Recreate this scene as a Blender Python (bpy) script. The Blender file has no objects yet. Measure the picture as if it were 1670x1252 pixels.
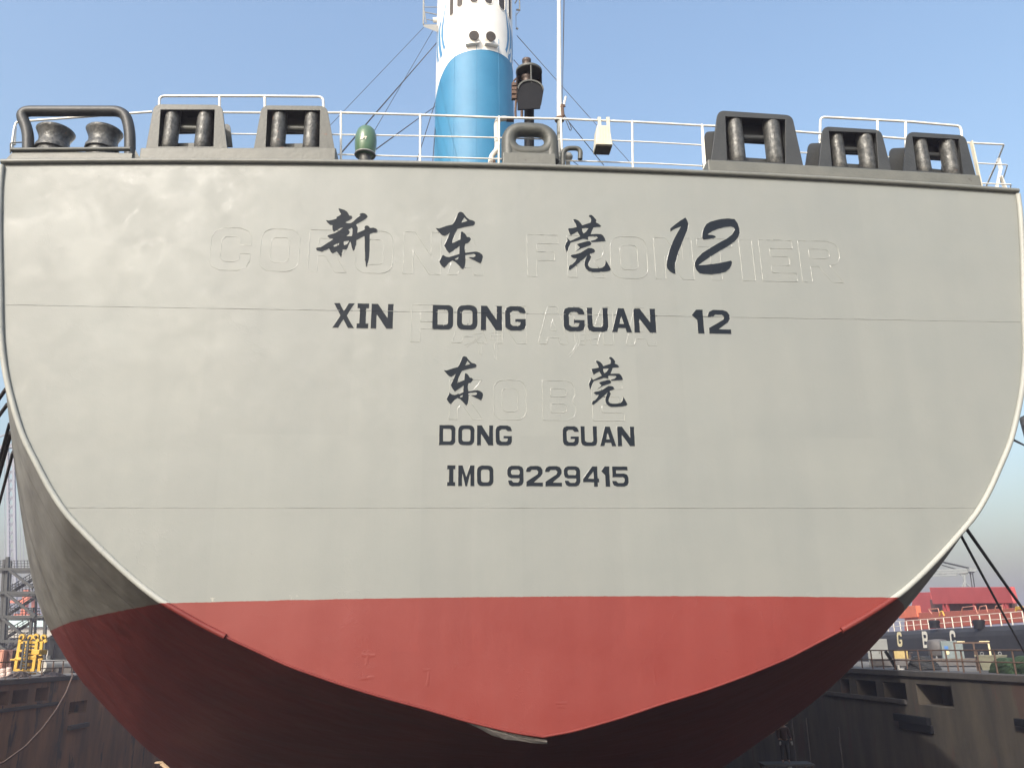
import bpy, bmesh, math, random
import numpy as np
from mathutils import Vector, Matrix
from mathutils.geometry import tessellate_polygon
random.seed(7)
RNG = np.random.default_rng(7)
scene = bpy.context.scene
COL = scene.collection

# ------------------------------------------------------------------ camera
F = 1360.0                                    # focal length in photo pixels (photo 1670 x 1252)
PITCH, ROLL, YAW = math.radians(17.6867), math.radians(0.674), math.radians(4.277)
EYE = 1.55                                    # eye height above the quay
cfwd = np.array([0, math.cos(PITCH), math.sin(PITCH)])
_r0 = np.array([1.0, 0, 0]); _u0 = np.array([0, -math.sin(PITCH), math.cos(PITCH)])
cright = math.cos(ROLL) * _r0 - math.sin(ROLL) * _u0
cup = math.sin(ROLL) * _r0 + math.cos(ROLL) * _u0
cam_d = bpy.data.cameras.new('camera')
cam = bpy.data.objects.new('camera', cam_d); COL.objects.link(cam)
cam_d.sensor_width = 36.0; cam_d.lens = F / 1670 * 36.0
cam_d.clip_start = 0.1; cam_d.clip_end = 20000
M = Matrix(((cright[0], cup[0], -cfwd[0], 0), (cright[1], cup[1], -cfwd[1], 0), (cright[2], cup[2], -cfwd[2], EYE), (0, 0, 0, 1)))
cam.matrix_world = M
scene.camera = cam

# ------------------------------------------------------------------ sky, sun, exposure
SUN_AZ, SUN_EL = math.radians(28), math.radians(37)      # azimuth measured left of straight behind the camera
world = bpy.data.worlds.new('World'); scene.world = world; world.use_nodes = True
wn = world.node_tree; wn.nodes.clear()
sky = wn.nodes.new('ShaderNodeTexSky'); sky.sky_type = 'NISHITA'; sky.sun_disc = False
sky.sun_elevation = SUN_EL
sky.sun_rotation = math.radians(180 + 28)
sky.air_density = 1.75; sky.dust_density = 6.0; sky.ozone_density = 3.8; sky.altitude = 0
bg = wn.nodes.new('ShaderNodeBackground'); bg.inputs['Strength'].default_value = 0.15
wo = wn.nodes.new('ShaderNodeOutputWorld')
wn.links.new(sky.outputs[0], bg.inputs['Color']); wn.links.new(bg.outputs[0], wo.inputs['Surface'])
SUNV = Vector((-math.sin(SUN_AZ) * math.cos(SUN_EL), -math.cos(SUN_AZ) * math.cos(SUN_EL), math.sin(SUN_EL)))
sun_d = bpy.data.lights.new('sun', 'SUN'); sun_d.energy = 2.0; sun_d.angle = math.radians(0.6); sun_d.color = (1.0, 0.96, 0.90)
sun = bpy.data.objects.new('sun', sun_d); COL.objects.link(sun)
sun.rotation_euler = SUNV.to_track_quat('Z', 'Y').to_euler()
scene.view_settings.view_transform = 'Standard'; scene.view_settings.look = 'None'
scene.view_settings.exposure = 0.95; scene.view_settings.gamma = 1.0

# ------------------------------------------------------------------ measuring helpers
EYEP = np.array([0, 0, EYE])
def ray(px, py):
    return cfwd + (px - 835) / F * cright + (626 - py) / F * cup
def at(px, py, Y):
    d = ray(px, py); return Vector(EYEP + d * (Y / d[1]))
def onz(px, py, z):
    d = ray(px, py); return Vector(EYEP + d * ((z - EYE) / d[2]))
T = np.array([math.cos(YAW), math.sin(YAW), 0]); A = np.array([-math.sin(YAW), math.cos(YAW), 0])
SHIP_O = np.array([0, 15.0, 0]) + 0.457 * T            # transom centre, eye level
def S(px, py, s=0.0):                                  # photo point -> (u, w) on a plane s metres forward of the transom
    d = ray(px, py); t = (s + SHIP_O @ A) / (d @ A); q = d * t - SHIP_O
    return float(q @ T), float(q[2])
def S3(px, py, s=0.0):
    u, w = S(px, py, s); return (u, s, w)
def onwall(px, py, u):                                 # photo point -> (s, w) on a fore-and-aft wall u metres off the ship's centreline
    d = ray(px, py); t = (u + SHIP_O @ T) / (d @ T); q = d * t - SHIP_O
    return float(q @ A), float(q[2])
def ship_to_world(u, s, w):
    return Vector(SHIP_O + u * T + s * A + np.array([0, 0, w + EYE]))
SHIP_M = Matrix.Translation(Vector((SHIP_O[0], SHIP_O[1], EYE))) @ Matrix.Rotation(YAW, 4, 'Z')

# ------------------------------------------------------------------ materials
def lin(c): return c
def mat(name, base, rough=0.5, metal=0.0, second=None, nscale=3.0, namt=0.5, bump=0.0, bscale=20.0, coat=0.0, stretch=(1, 1, 1),
        rust=None, rscale=4.0, rthr=0.62, rough_var=0.0, spec=0.5):
    m = bpy.data.materials.new(name); m.use_nodes = True
    nt = m.node_tree; N = nt.nodes; Lk = nt.links
    b = N['Principled BSDF']
    b.inputs['Base Color'].default_value = (*base, 1); b.inputs['Roughness'].default_value = rough; b.inputs['Metallic'].default_value = metal
    b.inputs['Coat Weight'].default_value = coat; b.inputs['Specular IOR Level'].default_value = spec
    tc = N.new('ShaderNodeTexCoord'); mp = N.new('ShaderNodeMapping'); mp.inputs['Scale'].default_value = stretch
    Lk.new(tc.outputs['Object'], mp.inputs['Vector'])
    col = None
    if second is not None:
        n = N.new('ShaderNodeTexNoise'); n.inputs['Scale'].default_value = nscale; n.inputs['Detail'].default_value = 6; n.inputs['Roughness'].default_value = 0.6
        Lk.new(mp.outputs[0], n.inputs['Vector'])
        r = N.new('ShaderNodeMapRange'); r.inputs[1].default_value = 0.5 - 0.25 * (1.01 - namt) - 0.05; r.inputs[2].default_value = 0.5 + 0.25 * (1.01 - namt) + 0.05
        Lk.new(n.outputs['Fac'], r.inputs[0])
        mx = N.new('ShaderNodeMix'); mx.data_type = 'RGBA'
        mx.inputs[6].default_value = (*base, 1); mx.inputs[7].default_value = (*second, 1)
        Lk.new(r.outputs[0], mx.inputs[0]); col = mx.outputs[2]
    if rust is not None:
        n2 = N.new('ShaderNodeTexNoise'); n2.inputs['Scale'].default_value = rscale; n2.inputs['Detail'].default_value = 8; n2.inputs['Roughness'].default_value = 0.65
        Lk.new(mp.outputs[0], n2.inputs['Vector'])
        r2 = N.new('ShaderNodeMapRange'); r2.inputs[1].default_value = rthr; r2.inputs[2].default_value = rthr + 0.06
        Lk.new(n2.outputs['Fac'], r2.inputs[0])
        mx2 = N.new('ShaderNodeMix'); mx2.data_type = 'RGBA'; mx2.inputs[6].default_value = (*base, 1); mx2.inputs[7].default_value = (*rust, 1)
        if col: Lk.new(col, mx2.inputs[6])
        Lk.new(r2.outputs[0], mx2.inputs[0]); col = mx2.outputs[2]
    if col: Lk.new(col, b.inputs['Base Color'])
    if rough_var:
        n3 = N.new('ShaderNodeTexNoise'); n3.inputs['Scale'].default_value = nscale * 1.7; n3.inputs['Detail'].default_value = 5
        Lk.new(mp.outputs[0], n3.inputs['Vector'])
        r3 = N.new('ShaderNodeMapRange'); r3.inputs[1].default_value = 0.35; r3.inputs[2].default_value = 0.65
        r3.inputs[3].default_value = max(0.03, rough - rough_var); r3.inputs[4].default_value = min(1, rough + rough_var)
        Lk.new(n3.outputs['Fac'], r3.inputs[0]); Lk.new(r3.outputs[0], b.inputs['Roughness'])
    if bump:
        nb = N.new('ShaderNodeTexNoise'); nb.inputs['Scale'].default_value = bscale; nb.inputs['Detail'].default_value = 4
        Lk.new(tc.outputs['Object'], nb.inputs['Vector'])
        bp = N.new('ShaderNodeBump'); bp.inputs['Strength'].default_value = bump; bp.inputs['Distance'].default_value = 0.02
        Lk.new(nb.outputs['Fac'], bp.inputs['Height']); Lk.new(bp.outputs[0], b.inputs['Normal'])
    return m

RED_W = 0.865
def hull_paint(name, transom, rim=False):
    """grey topsides over red boot-top paint, divided at a fixed height; plate waviness, brushed gloss, weld seams"""
    m = bpy.data.materials.new(name); m.use_nodes = True
    nt = m.node_tree; N = nt.nodes; Lk = nt.links; b = N['Principled BSDF']
    def math_(op, a, c=None, clamp=False):
        n = N.new('ShaderNodeMath'); n.operation = op; n.use_clamp = clamp
        for i, v in enumerate((a, c)):
            if v is None: continue
            if isinstance(v, (int, float)): n.inputs[i].default_value = v
            else: Lk.new(v, n.inputs[i])
        return n.outputs[0]
    def noise(scale, detail=4, rough=0.55, vec=None, dist=0.0):
        n = N.new('ShaderNodeTexNoise'); n.inputs['Scale'].default_value = scale; n.inputs['Detail'].default_value = detail
        n.inputs['Roughness'].default_value = rough; n.inputs['Distortion'].default_value = dist
        Lk.new(vec or tc.outputs['Object'], n.inputs['Vector']); return n.outputs['Fac']
    def rng(v, a, c, d=0.0, e=1.0):
        n = N.new('ShaderNodeMapRange'); Lk.new(v, n.inputs[0])
        for i, x in zip((1, 2, 3, 4), (a, c, d, e)): n.inputs[i].default_value = x
        return n.outputs[0]
    def mix(f, c1, c2, mode='MIX'):
        n = N.new('ShaderNodeMix'); n.data_type = 'RGBA'; n.blend_type = mode
        Lk.new(f, n.inputs[0]) if not isinstance(f, (int, float)) else setattr(n.inputs[0], 'default_value', f)
        for i, v in ((6, c1), (7, c2)):
            if isinstance(v, tuple): n.inputs[i].default_value = (*v, 1)
            else: Lk.new(v, n.inputs[i])
        return n.outputs[2]
    tc = N.new('ShaderNodeTexCoord'); sp = N.new('ShaderNodeSeparateXYZ'); Lk.new(tc.outputs['Object'], sp.inputs[0])
    mp = N.new('ShaderNodeMapping'); mp.inputs['Scale'].default_value = (2.2, 2.2, 0.35) if transom else (0.6, 0.22, 1.6)
    if not transom: mp.inputs['Rotation'].default_value = (math.radians(25), 0, 0)
    Lk.new(tc.outputs['Object'], mp.inputs[0])
    big = noise(0.55, 4); streak = noise(1.0, 6, 0.6, mp.outputs[0]); fine = noise(14, 5)
    # panel-by-panel tone: narrow vertical strakes of slightly different paint
    pn = N.new('ShaderNodeTexBrick'); pn.offset = 0.5; pn.squash = 1
    pm = N.new('ShaderNodeMapping'); pm.inputs['Rotation'].default_value = (math.radians(90), 0, 0); pm.inputs['Location'].default_value = (0.31, 0, 0)
    Lk.new(tc.outputs['Object'], pm.inputs[0]); Lk.new(pm.outputs[0], pn.inputs['Vector'])
    for k, v in (('Scale', 1.0), ('Mortar Size', 0.0), ('Brick Width', 0.9), ('Row Height', 3.78)): pn.inputs[k].default_value = v
    pn.inputs['Color1'].default_value = (0.96, 0.96, 0.965, 1); pn.inputs['Color2'].default_value = (1, 1, 1, 1); pn.inputs['Mortar'].default_value = (1, 1, 1, 1)
    if transom: g = mix(rng(big, 0.36, 0.64), (0.214, 0.226, 0.212), (0.226, 0.236, 0.219))
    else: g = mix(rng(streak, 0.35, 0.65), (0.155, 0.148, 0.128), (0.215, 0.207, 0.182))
    g = mix(rng(streak, 0.4, 0.75, 0.0, 0.3), g, (0.253, 0.260, 0.240) if transom else (0.23, 0.225, 0.20))
    if rim: g = mix(rng(big, 0.36, 0.64), (0.315, 0.322, 0.298), (0.365, 0.368, 0.335))
    r = mix(rng(big, 0.35, 0.65), (0.182, 0.0235, 0.0175), (0.198, 0.0285, 0.0215)) if transom else mix(rng(big, 0.35, 0.65), (0.135, 0.022, 0.019), (0.165, 0.029, 0.024))  # hull branch: same red mixed darker, the underside's shade put into the colour
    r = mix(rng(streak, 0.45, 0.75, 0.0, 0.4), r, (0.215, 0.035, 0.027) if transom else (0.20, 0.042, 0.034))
    edge = math_('ADD', sp.outputs['Z'], math_('MULTIPLY', math_('SUBTRACT', noise(2.2, 9, 0.8), 0.5), 0.045))
    side = math_('GREATER_THAN', math_('ADD', edge, math_('MULTIPLY', math_('MINIMUM', math_('POWER', sp.outputs['X'], 2.0), 43.0), 0.0016)), 0.888)
    col = mix(side, r, g)
    if transom:
        ov = math_('MULTIPLY', math_('MULTIPLY', side, math_('LESS_THAN', edge, RED_W + 0.075)), rng(noise(1.3, 9, 0.8), 0.60, 0.64, 0, 0.8))
        col = mix(ov, col, (0.42, 0.40, 0.34))
        col = mix(1.0, col, pn.outputs['Color'], 'MULTIPLY')
    # dirt freckles and thin scuffs
    col = mix(rng(noise(3.2, 9, 0.72), 0.70, 0.80, 0, 0.16), col, (0.16, 0.13, 0.10))
    if not transom:
        for s0 in (1.55, 6.8, 13.6, 21.0):
            ln = math_('LESS_THAN', math_('ABSOLUTE', math_('SUBTRACT', sp.outputs['Y'], s0 )), 0.022)
            col = mix(math_('MULTIPLY', ln, 0.6), col, (0.05, 0.035, 0.03))
    Lk.new(col, b.inputs['Base Color'])
    patch = noise(1.1, 7, 0.65, None, 0.6)
    Lk.new(rng(patch, 0.38, 0.62, 0.47, 0.57), b.inputs['Roughness']) if transom else setattr(b.inputs['Roughness'], 'default_value', 0.5)
    h1 = noise(0.9, 2); h2 = noise(5.5, 4); h3 = noise(38, 3)
    vor = N.new('ShaderNodeTexVoronoi'); vor.inputs['Scale'].default_value = 1.4; Lk.new(tc.outputs['Object'], vor.inputs['Vector'])
    fr = math_('MULTIPLY', math_('SINE', math_('MULTIPLY', sp.outputs['X'], 7.6)), rng(big, 0.35, 0.65, 0.0, 0.0028))
    stk = math_('MULTIPLY', math_('SINE', math_('MULTIPLY', sp.outputs['Z'], 5.1)), rng(streak, 0.35, 0.65, 0.0, 0.0030))
    h3 = math_('ADD', h3, math_('MULTIPLY', math_('ADD', fr, stk), 700.0)) if transom else h3
    if transom:
        nr_ = noise(2.1, 5, 0.6, None, 0.5); ridge = rng(math_('ABSOLUTE', math_('SUBTRACT', nr_, 0.5)), 0.0, 0.012, 1.0, 0.0)
        ridge = math_('MULTIPLY', ridge, rng(noise(0.8, 3), 0.50, 0.66))
        vs_ = N.new('ShaderNodeTexVoronoi'); vs_.inputs['Scale'].default_value = 5.0; Lk.new(tc.outputs['Object'], vs_.inputs['Vector'])
        speck = math_('MULTIPLY', rng(vs_.outputs['Distance'], 0.04, 0.10, 1.0, 0.0), rng(noise(1.7, 4), 0.52, 0.6))
        h3 = math_('ADD', h3, math_('ADD', math_('MULTIPLY', ridge, 1.5), math_('MULTIPLY', speck, 2.2)))
    hh = math_('ADD', math_('MULTIPLY', h1, 0.016 if transom else 0.10), math_('ADD', math_('MULTIPLY', h2, 0.0035), math_('MULTIPLY', h3, 0.0014)))
    bp = N.new('ShaderNodeBump'); bp.inputs['Strength'].default_value = 0.55; bp.inputs['Distance'].default_value = 1.0
    Lk.new(hh, bp.inputs['Height']); Lk.new(bp.outputs[0], b.inputs['Normal'])
    b.inputs['Specular IOR Level'].default_value = 0.5 if transom else 0.25
    if transom:                                         # fresh glossy paint in ragged patches over a duller coat
        cm = math_('MULTIPLY', rng(noise(2.6, 9, 0.78, None, 0.4), 0.50, 0.62), rng(noise(0.28, 2), 0.42, 0.60, 0.0, 0.34))
        Lk.new(cm, b.inputs['Coat Weight']); b.inputs['Coat Roughness'].default_value = 0.10
        cb_ = N.new('ShaderNodeBump'); cb_.inputs['Strength'].default_value = 0.8; cb_.inputs['Distance'].default_value = 1.0
        Lk.new(math_('ADD', math_('MULTIPLY', noise(26, 6, 0.7), 0.011), math_('MULTIPLY', h1, 0.012)), cb_.inputs['Height']); Lk.new(cb_.outputs[0], b.inputs['Coat Normal'])
    return m

MAT = {}
MAT['transom'] = hull_paint('transom_paint', True)
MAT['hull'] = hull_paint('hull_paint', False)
MAT['rim'] = hull_paint('rim_paint', False, True)
MAT['bead'] = mat('weld_bead_paint', (0.27, 0.28, 0.255), 0.22, 0, spec=1.0)
MAT['letter'] = mat('slate_letter_paint', (0.009, 0.0135, 0.020), 0.5, 0, (0.012, 0.0165, 0.023), 2.0, 0.5, bump=0.25, bscale=6, spec=0.12)
MAT['fit'] = mat('grey_fitting_paint', (0.052, 0.055, 0.048), 0.5, 0, (0.078, 0.08, 0.068), 2.2, 0.4, bump=0.25, bscale=18, rust=(0.10, 0.055, 0.035), rscale=4, rthr=0.655)
MAT['fitd'] = mat('dark_fitting_paint', (0.022, 0.024, 0.0245), 0.5, 0, (0.036, 0.038, 0.037), 2.2, 0.4, bump=0.25, bscale=18, rust=(0.085, 0.045, 0.03), rscale=5, rthr=0.70)
MAT['fitgrey'] = mat('grey_plinth_paint', (0.10, 0.103, 0.09), 0.5, 0, (0.135, 0.136, 0.118), 2.0, 0.4, bump=0.3, bscale=12, rust=(0.05, 0.035, 0.03), rscale=2.6, rthr=0.64)
MAT['roller'] = mat('worn_steel_roller', (0.045, 0.046, 0.044), 0.45, 0.3, (0.10, 0.10, 0.094), 9.0, 0.8, bump=0.6, bscale=22, rust=(0.17, 0.085, 0.05), rscale=7, rthr=0.66, rough_var=0.12)
MAT['edge'] = mat('edge_pipe_paint', (0.13, 0.134, 0.12), 0.45, 0, (0.165, 0.166, 0.147), 3, 0.4, bump=0.2, bscale=14)
MAT['white'] = mat('white_rail_paint', (0.78, 0.76, 0.70), 0.4, 0, (0.70, 0.66, 0.58), 5, 0.5, rust=(0.32, 0.14, 0.06), rscale=5, rthr=0.69)
MAT['cream'] = mat('cream_box_paint', (0.62, 0.585, 0.46), 0.45, 0, (0.56, 0.51, 0.38), 6, 0.4)
MAT['funnelw'] = mat('white_funnel_paint', (0.80, 0.78, 0.73), 0.35, 0, (0.76, 0.73, 0.67), 1.0, 0.4, bump=0.15, bscale=3)
MAT['blue'] = mat('blue_funnel_paint', (0.022, 0.165, 0.31), 0.5, 0, (0.03, 0.19, 0.345), 1.2, 0.5, bump=0.6, bscale=34)
MAT['swoosh'] = mat('blue_wave_paint', (0.06, 0.22, 0.42), 0.4)
MAT['dark'] = mat('dark_opening', (0.03, 0.027, 0.024), 0.7, 0, (0.06, 0.045, 0.035), 5, 0.6)
MAT['black'] = mat('black_lamp_paint', (0.006, 0.0065, 0.009), 0.6, 0, (0.010, 0.011, 0.013), 6, 0.4, bump=0.2, bscale=20, spec=0.15)
MAT['copper'] = mat('brass_lamp_metal', (0.10, 0.07, 0.055), 0.5, 0.3, (0.06, 0.045, 0.038), 12, 0.5)
MAT['green'] = mat('green_vent_paint', (0.06, 0.135, 0.075), 0.3, 0, (0.09, 0.15, 0.085), 4, 0.5, bump=0.1, bscale=12, coat=0.3)
MAT['wire'] = mat('dark_wire', (0.035, 0.035, 0.038), 0.6)
MAT['rope'] = mat('dark_mooring_rope', (0.035, 0.033, 0.035), 0.8, 0, (0.055, 0.05, 0.05), 20, 0.5, bump=0.5, bscale=40)
MAT['hose'] = mat('pale_hose_cover', (0.72, 0.69, 0.62), 0.7, 0, (0.55, 0.5, 0.43), 14, 0.6, bump=0.6, bscale=30)
MAT['sheet'] = mat('torn_plastic_sheet', (0.46, 0.44, 0.42), 0.35, 0, (0.30, 0.27, 0.26), 6, 0.6, bump=0.6, bscale=14)
MAT['wallL'] = mat('brown_dock_wall', (0.36, 0.18, 0.09), 0.85, 0, (0.16, 0.088, 0.052), 0.6, 0.6, bump=0.6, bscale=2.0, stretch=(1, 1, 0.3), rust=(0.075, 0.055, 0.045), rscale=0.7, rthr=0.56)
MAT['wallR'] = mat('grimy_dock_wall', (0.085, 0.07, 0.052), 0.85, 0, (0.042, 0.037, 0.031), 0.6, 0.6, bump=0.6, bscale=2.0, stretch=(1, 1, 0.25), rust=(0.075, 0.045, 0.035), rscale=0.7, rthr=0.57)
MAT['beam'] = mat('dark_quay_beam', (0.05, 0.046, 0.044), 0.8, 0, (0.085, 0.075, 0.068), 1.2, 0.4, bump=0.4, bscale=5)
MAT['quay'] = mat('quay_concrete', (0.16, 0.148, 0.13), 0.9, 0, (0.10, 0.09, 0.08), 0.3, 0.4, bump=0.4, bscale=3)
MAT['floor'] = mat('dock_floor_concrete', (0.035, 0.030, 0.026), 0.9, 0, (0.022, 0.02, 0.018), 0.2, 0.4, bump=0.4, bscale=2)
MAT['water'] = mat('harbour_water', (0.06, 0.08, 0.08), 0.15, 0, None, bump=0.3, bscale=0.7)
MAT['steel'] = mat('dark_tower_steel', (0.03, 0.034, 0.036), 0.6, 0, (0.045, 0.047, 0.046), 2, 0.5)
MAT['yellow'] = mat('yellow_frame_paint', (0.62, 0.38, 0.045), 0.5, 0, (0.52, 0.30, 0.04), 2.5, 0.5, rust=(0.2, 0.11, 0.04), rscale=2.5, rthr=0.66)
MAT['orange'] = mat('orange_crane_paint', (0.62, 0.16, 0.08), 0.6, 0, (0.5, 0.13, 0.07), 1, 0.4)
MAT['pinkc'] = mat('salmon_container_paint', (0.5, 0.23, 0.16), 0.65, 0, (0.42, 0.18, 0.12), 2, 0.4)
MAT['brown'] = mat('brown_container_paint', (0.13, 0.065, 0.055), 0.7, 0, (0.10, 0.05, 0.045), 2, 0.4)
MAT['drum'] = mat('pale_drum', (0.62, 0.50, 0.45), 0.6, 0, (0.5, 0.36, 0.30), 3, 0.4)
MAT['concrete'] = mat('shed_wall', (0.42, 0.40, 0.35), 0.85, 0, (0.34, 0.32, 0.28), 0.3, 0.4)
MAT['roofblue'] = mat('pale_blue_roof', (0.50, 0.62, 0.60), 0.6, 0, (0.44, 0.56, 0.55), 0.3, 0.4)
MAT['net'] = mat('heaped_dark_net', (0.055, 0.045, 0.042), 0.9, 0, (0.11, 0.08, 0.07), 8, 0.6, bump=0.8, bscale=14)
MAT['tarp'] = mat('green_net_tarp', (0.014, 0.036, 0.014), 0.9, 0, (0.032, 0.06, 0.024), 3, 0.5, bump=0.8, bscale=10)
MAT['tyre'] = mat('black_rubber', (0.02, 0.02, 0.022), 0.75, 0, (0.035, 0.035, 0.035), 8, 0.5, bump=0.4, bscale=20)
MAT['shipblk'] = mat('black_ship_paint', (0.020, 0.021, 0.026), 0.7, 0, (0.042, 0.042, 0.045), 0.25, 0.35, bump=0.5, bscale=0.8, rust=(0.11, 0.09, 0.085), rscale=0.9, rthr=0.68, spec=0.2)
MAT['shipred'] = mat('red_hatch_paint', (0.42, 0.075, 0.075), 0.6, 0, (0.36, 0.06, 0.06), 0.5, 0.4, rust=(0.50, 0.22, 0.19), rscale=0.8, rthr=0.68)
MAT['shipdeck'] = mat('red_deck_paint', (0.36, 0.10, 0.06), 0.6, 0, (0.30, 0.08, 0.05), 0.6, 0.4)
MAT['yletter'] = mat('cream_hull_letter', (0.80, 0.70, 0.42), 0.6, 0, (0.7, 0.58, 0.32), 2, 0.4)
MAT['wletter'] = mat('white_hull_letter', (0.80, 0.76, 0.66), 0.6, 0, (0.7, 0.64, 0.52), 2, 0.4)
MAT['rustrail'] = mat('rusty_fence_steel', (0.075, 0.05, 0.04), 0.8, 0, (0.13, 0.075, 0.05), 4, 0.5)
MAT['grey'] = mat('pale_grey_paint', (0.27, 0.275, 0.26), 0.6, 0, (0.21, 0.21, 0.20), 1, 0.4)
MAT['tank'] = mat('scuffed_tank_paint', (0.14, 0.13, 0.125), 0.7, 0, (0.07, 0.065, 0.065), 1.0, 0.4)
MAT['bluegr'] = mat('pale_blue_locker_paint', (0.19, 0.235, 0.245), 0.6, 0, (0.14, 0.165, 0.155), 1.2, 0.4)
MAT['bluemark'] = mat('blue_mark', (0.05, 0.16, 0.42), 0.6)
MAT['crane'] = mat('pale_crane_paint', (0.26, 0.28, 0.28), 0.6, 0, (0.20, 0.22, 0.22), 1, 0.4)
MAT['farcrane'] = mat('far_crane_paint', (0.22, 0.23, 0.26), 0.7)
MAT['bin'] = mat('pale_skip_paint', (0.22, 0.22, 0.155), 0.7, 0, (0.15, 0.145, 0.105), 1.5, 0.4)
MAT['timber'] = mat('raw_timber', (0.48, 0.36, 0.24), 0.8, 0, (0.38, 0.27, 0.17), 6, 0.4, stretch=(1, 1, 0.2))
MAT['skin'] = mat('skin', (0.25, 0.15, 0.11), 0.6)
MAT['jacket'] = mat('dark_red_jacket', (0.06, 0.032, 0.03), 0.85, 0, (0.045, 0.027, 0.025), 9, 0.4)
MAT['trousers'] = mat('dark_trousers', (0.03, 0.032, 0.04), 0.85)
MAT['glove'] = mat('pale_glove', (0.28, 0.27, 0.26), 0.8)

# ------------------------------------------------------------------ mesh builder
class MB:
    def __init__(s): s.v = []; s.f = []; s.m = []; s.sm = []
    def add(s, vs, fs, mi=0, smooth=False):
        o = len(s.v); s.v += [tuple(map(float, p)) for p in vs]
        for f in fs: s.f.append([i + o for i in f]); s.m.append(mi); s.sm.append(smooth)
    def box(s, lo, hi, mi=0):
        (a, b, c), (d, e, f) = lo, hi
        s.add([(a, b, c), (d, b, c), (d, e, c), (a, e, c), (a, b, f), (d, b, f), (d, e, f), (a, e, f)],
              [(0, 3, 2, 1), (4, 5, 6, 7), (0, 1, 5, 4), (1, 2, 6, 5), (2, 3, 7, 6), (3, 0, 4, 7)], mi)
    def obox(s, c, ax, half, mi=0):                     # oriented box; ax = three unit vectors
        c = Vector(c); X, Y, Z = [Vector(a) * h for a, h in zip(ax, half)]
        vs = [c + X * i + Y * j + Z * k for k in (-1, 1) for (i, j) in ((-1, -1), (1, -1), (1, 1), (-1, 1))]
        s.add(vs, [(0, 3, 2, 1), (4, 5, 6, 7), (0, 1, 5, 4), (1, 2, 6, 5), (2, 3, 7, 6), (3, 0, 4, 7)], mi)
    def beam(s, p, q, w, h=None, mi=0, up=(0, 0, 1)):
        p, q = Vector(p), Vector(q); d = (q - p); L = d.length; d.normalize()
        upv = Vector(up)
        if abs(d.dot(upv)) > 0.98: upv = Vector((1, 0, 0))
        x = d.cross(upv).normalized(); y = x.cross(d).normalized()
        s.obox((p + q) / 2, (x, y, d), (w / 2, (h or w) / 2, L / 2), mi)
    def tube(s, pts, r, seg=10, closed=False, mi=0, caps=True):
        P = [Vector(p) for p in pts]; n = len(P); rr = r if isinstance(r, (list, tuple)) else [r] * n
        vs = []; prev = None
        for i in range(n):
            if closed: d = P[(i + 1) % n] - P[i - 1]
            else: d = P[min(i + 1, n - 1)] - P[max(i - 1, 0)]
            d.normalize()
            if prev is None:
                a = Vector((0, 0, 1)) if abs(d.z) < 0.9 else Vector((1, 0, 0))
                x = d.cross(a).normalized()
            else:
                x = prev - d * prev.dot(d)
                x = x.normalized() if x.length > 1e-6 else d.orthogonal().normalized()
            prev = x; y = d.cross(x)
            for k in range(seg):
                t = 2 * math.pi * k / seg; vs.append(P[i] + (x * math.cos(t) + y * math.sin(t)) * rr[i])
        fs = []
        for i in range(n if closed else n - 1):
            j = (i + 1) % n
            for k in range(seg):
                l = (k + 1) % seg; fs.append((i * seg + k, i * seg + l, j * seg + l, j * seg + k))
        s.add(vs, fs, mi, True)
        if caps and not closed:
            s.add(vs[:seg], [tuple(range(seg))[::-1]], mi); s.add(vs[-seg:], [tuple(range(seg))], mi)
    def lathe(s, prof, c=(0, 0, 0), seg=28, mi=0, axis=None, smooth=True):
        c = Vector(c); R = Vector((0, 0, 1)).rotation_difference(Vector(axis)).to_matrix() if axis else Matrix.Identity(3)
        vs = []; fs = []
        for r, z in prof:
            for k in range(seg):
                t = 2 * math.pi * k / seg; vs.append(c + R @ Vector((r * math.cos(t), r * math.sin(t), z)))
        for i in range(len(prof) - 1):
            for k in range(seg):
                l = (k + 1) % seg; fs.append((i * seg + k, i * seg + l, (i + 1) * seg + l, (i + 1) * seg + k))
        s.add(vs, fs, mi, smooth)
        s.add(vs[:seg], [tuple(range(seg))[::-1]], mi); s.add(vs[-seg:], [tuple(range(seg))], mi)
    def prism(s, loops, d0, d1, put, mi=0, sides=True, back=True):
        """2D loops (outer first, then holes); put(a, b, d) -> 3D point; d0 is the seen face"""
        L = [[(float(a), float(b)) for a, b in l] for l in loops]
        flat = [p for l in L for p in l]; tris = tessellate_polygon([[Vector((a, b, 0)) for a, b in l] for l in L])
        n = len(flat)
        def orient(t):
            (ax, ay), (bx, by), (cx, cy) = [flat[i] for i in t]
            return t if (bx - ax) * (cy - ay) - (by - ay) * (cx - ax) > 0 else t[::-1]
        tris = [orient(tuple(t)) for t in tris]
        vs = [put(a, b, d0) for a, b in flat] + ([put(a, b, d1) for a, b in flat])
        fs = list(tris) + ([tuple(i + n for i in t[::-1]) for t in tris] if back else [])
        if sides:
            o = 0
            for li, l in enumerate(L):
                ar = sum(l[i][0] * l[(i + 1) % len(l)][1] - l[(i + 1) % len(l)][0] * l[i][1] for i in range(len(l)))
                k = len(l)
                for i in range(k):
                    j = (i + 1) % k
                    q = (o + i, o + i + n, o + j + n, o + j)
                    fs.append(q if (ar > 0) == (li == 0) else q[::-1])
                o += k
        s.add(vs, fs, mi)
    def build(s, name, mats, parent=None, shade=None, world=None):
        me = bpy.data.meshes.new(name); me.from_pydata(s.v, [], s.f)
        for m in (mats if isinstance(mats, (list, tuple)) else [mats]): me.materials.append(MAT[m] if isinstance(m, str) else m)
        me.polygons.foreach_set('material_index', s.m); me.polygons.foreach_set('use_smooth', s.sm); me.update()
        o = bpy.data.objects.new(name, me); COL.objects.link(o)
        if parent: o.parent = parent
        return o
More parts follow.
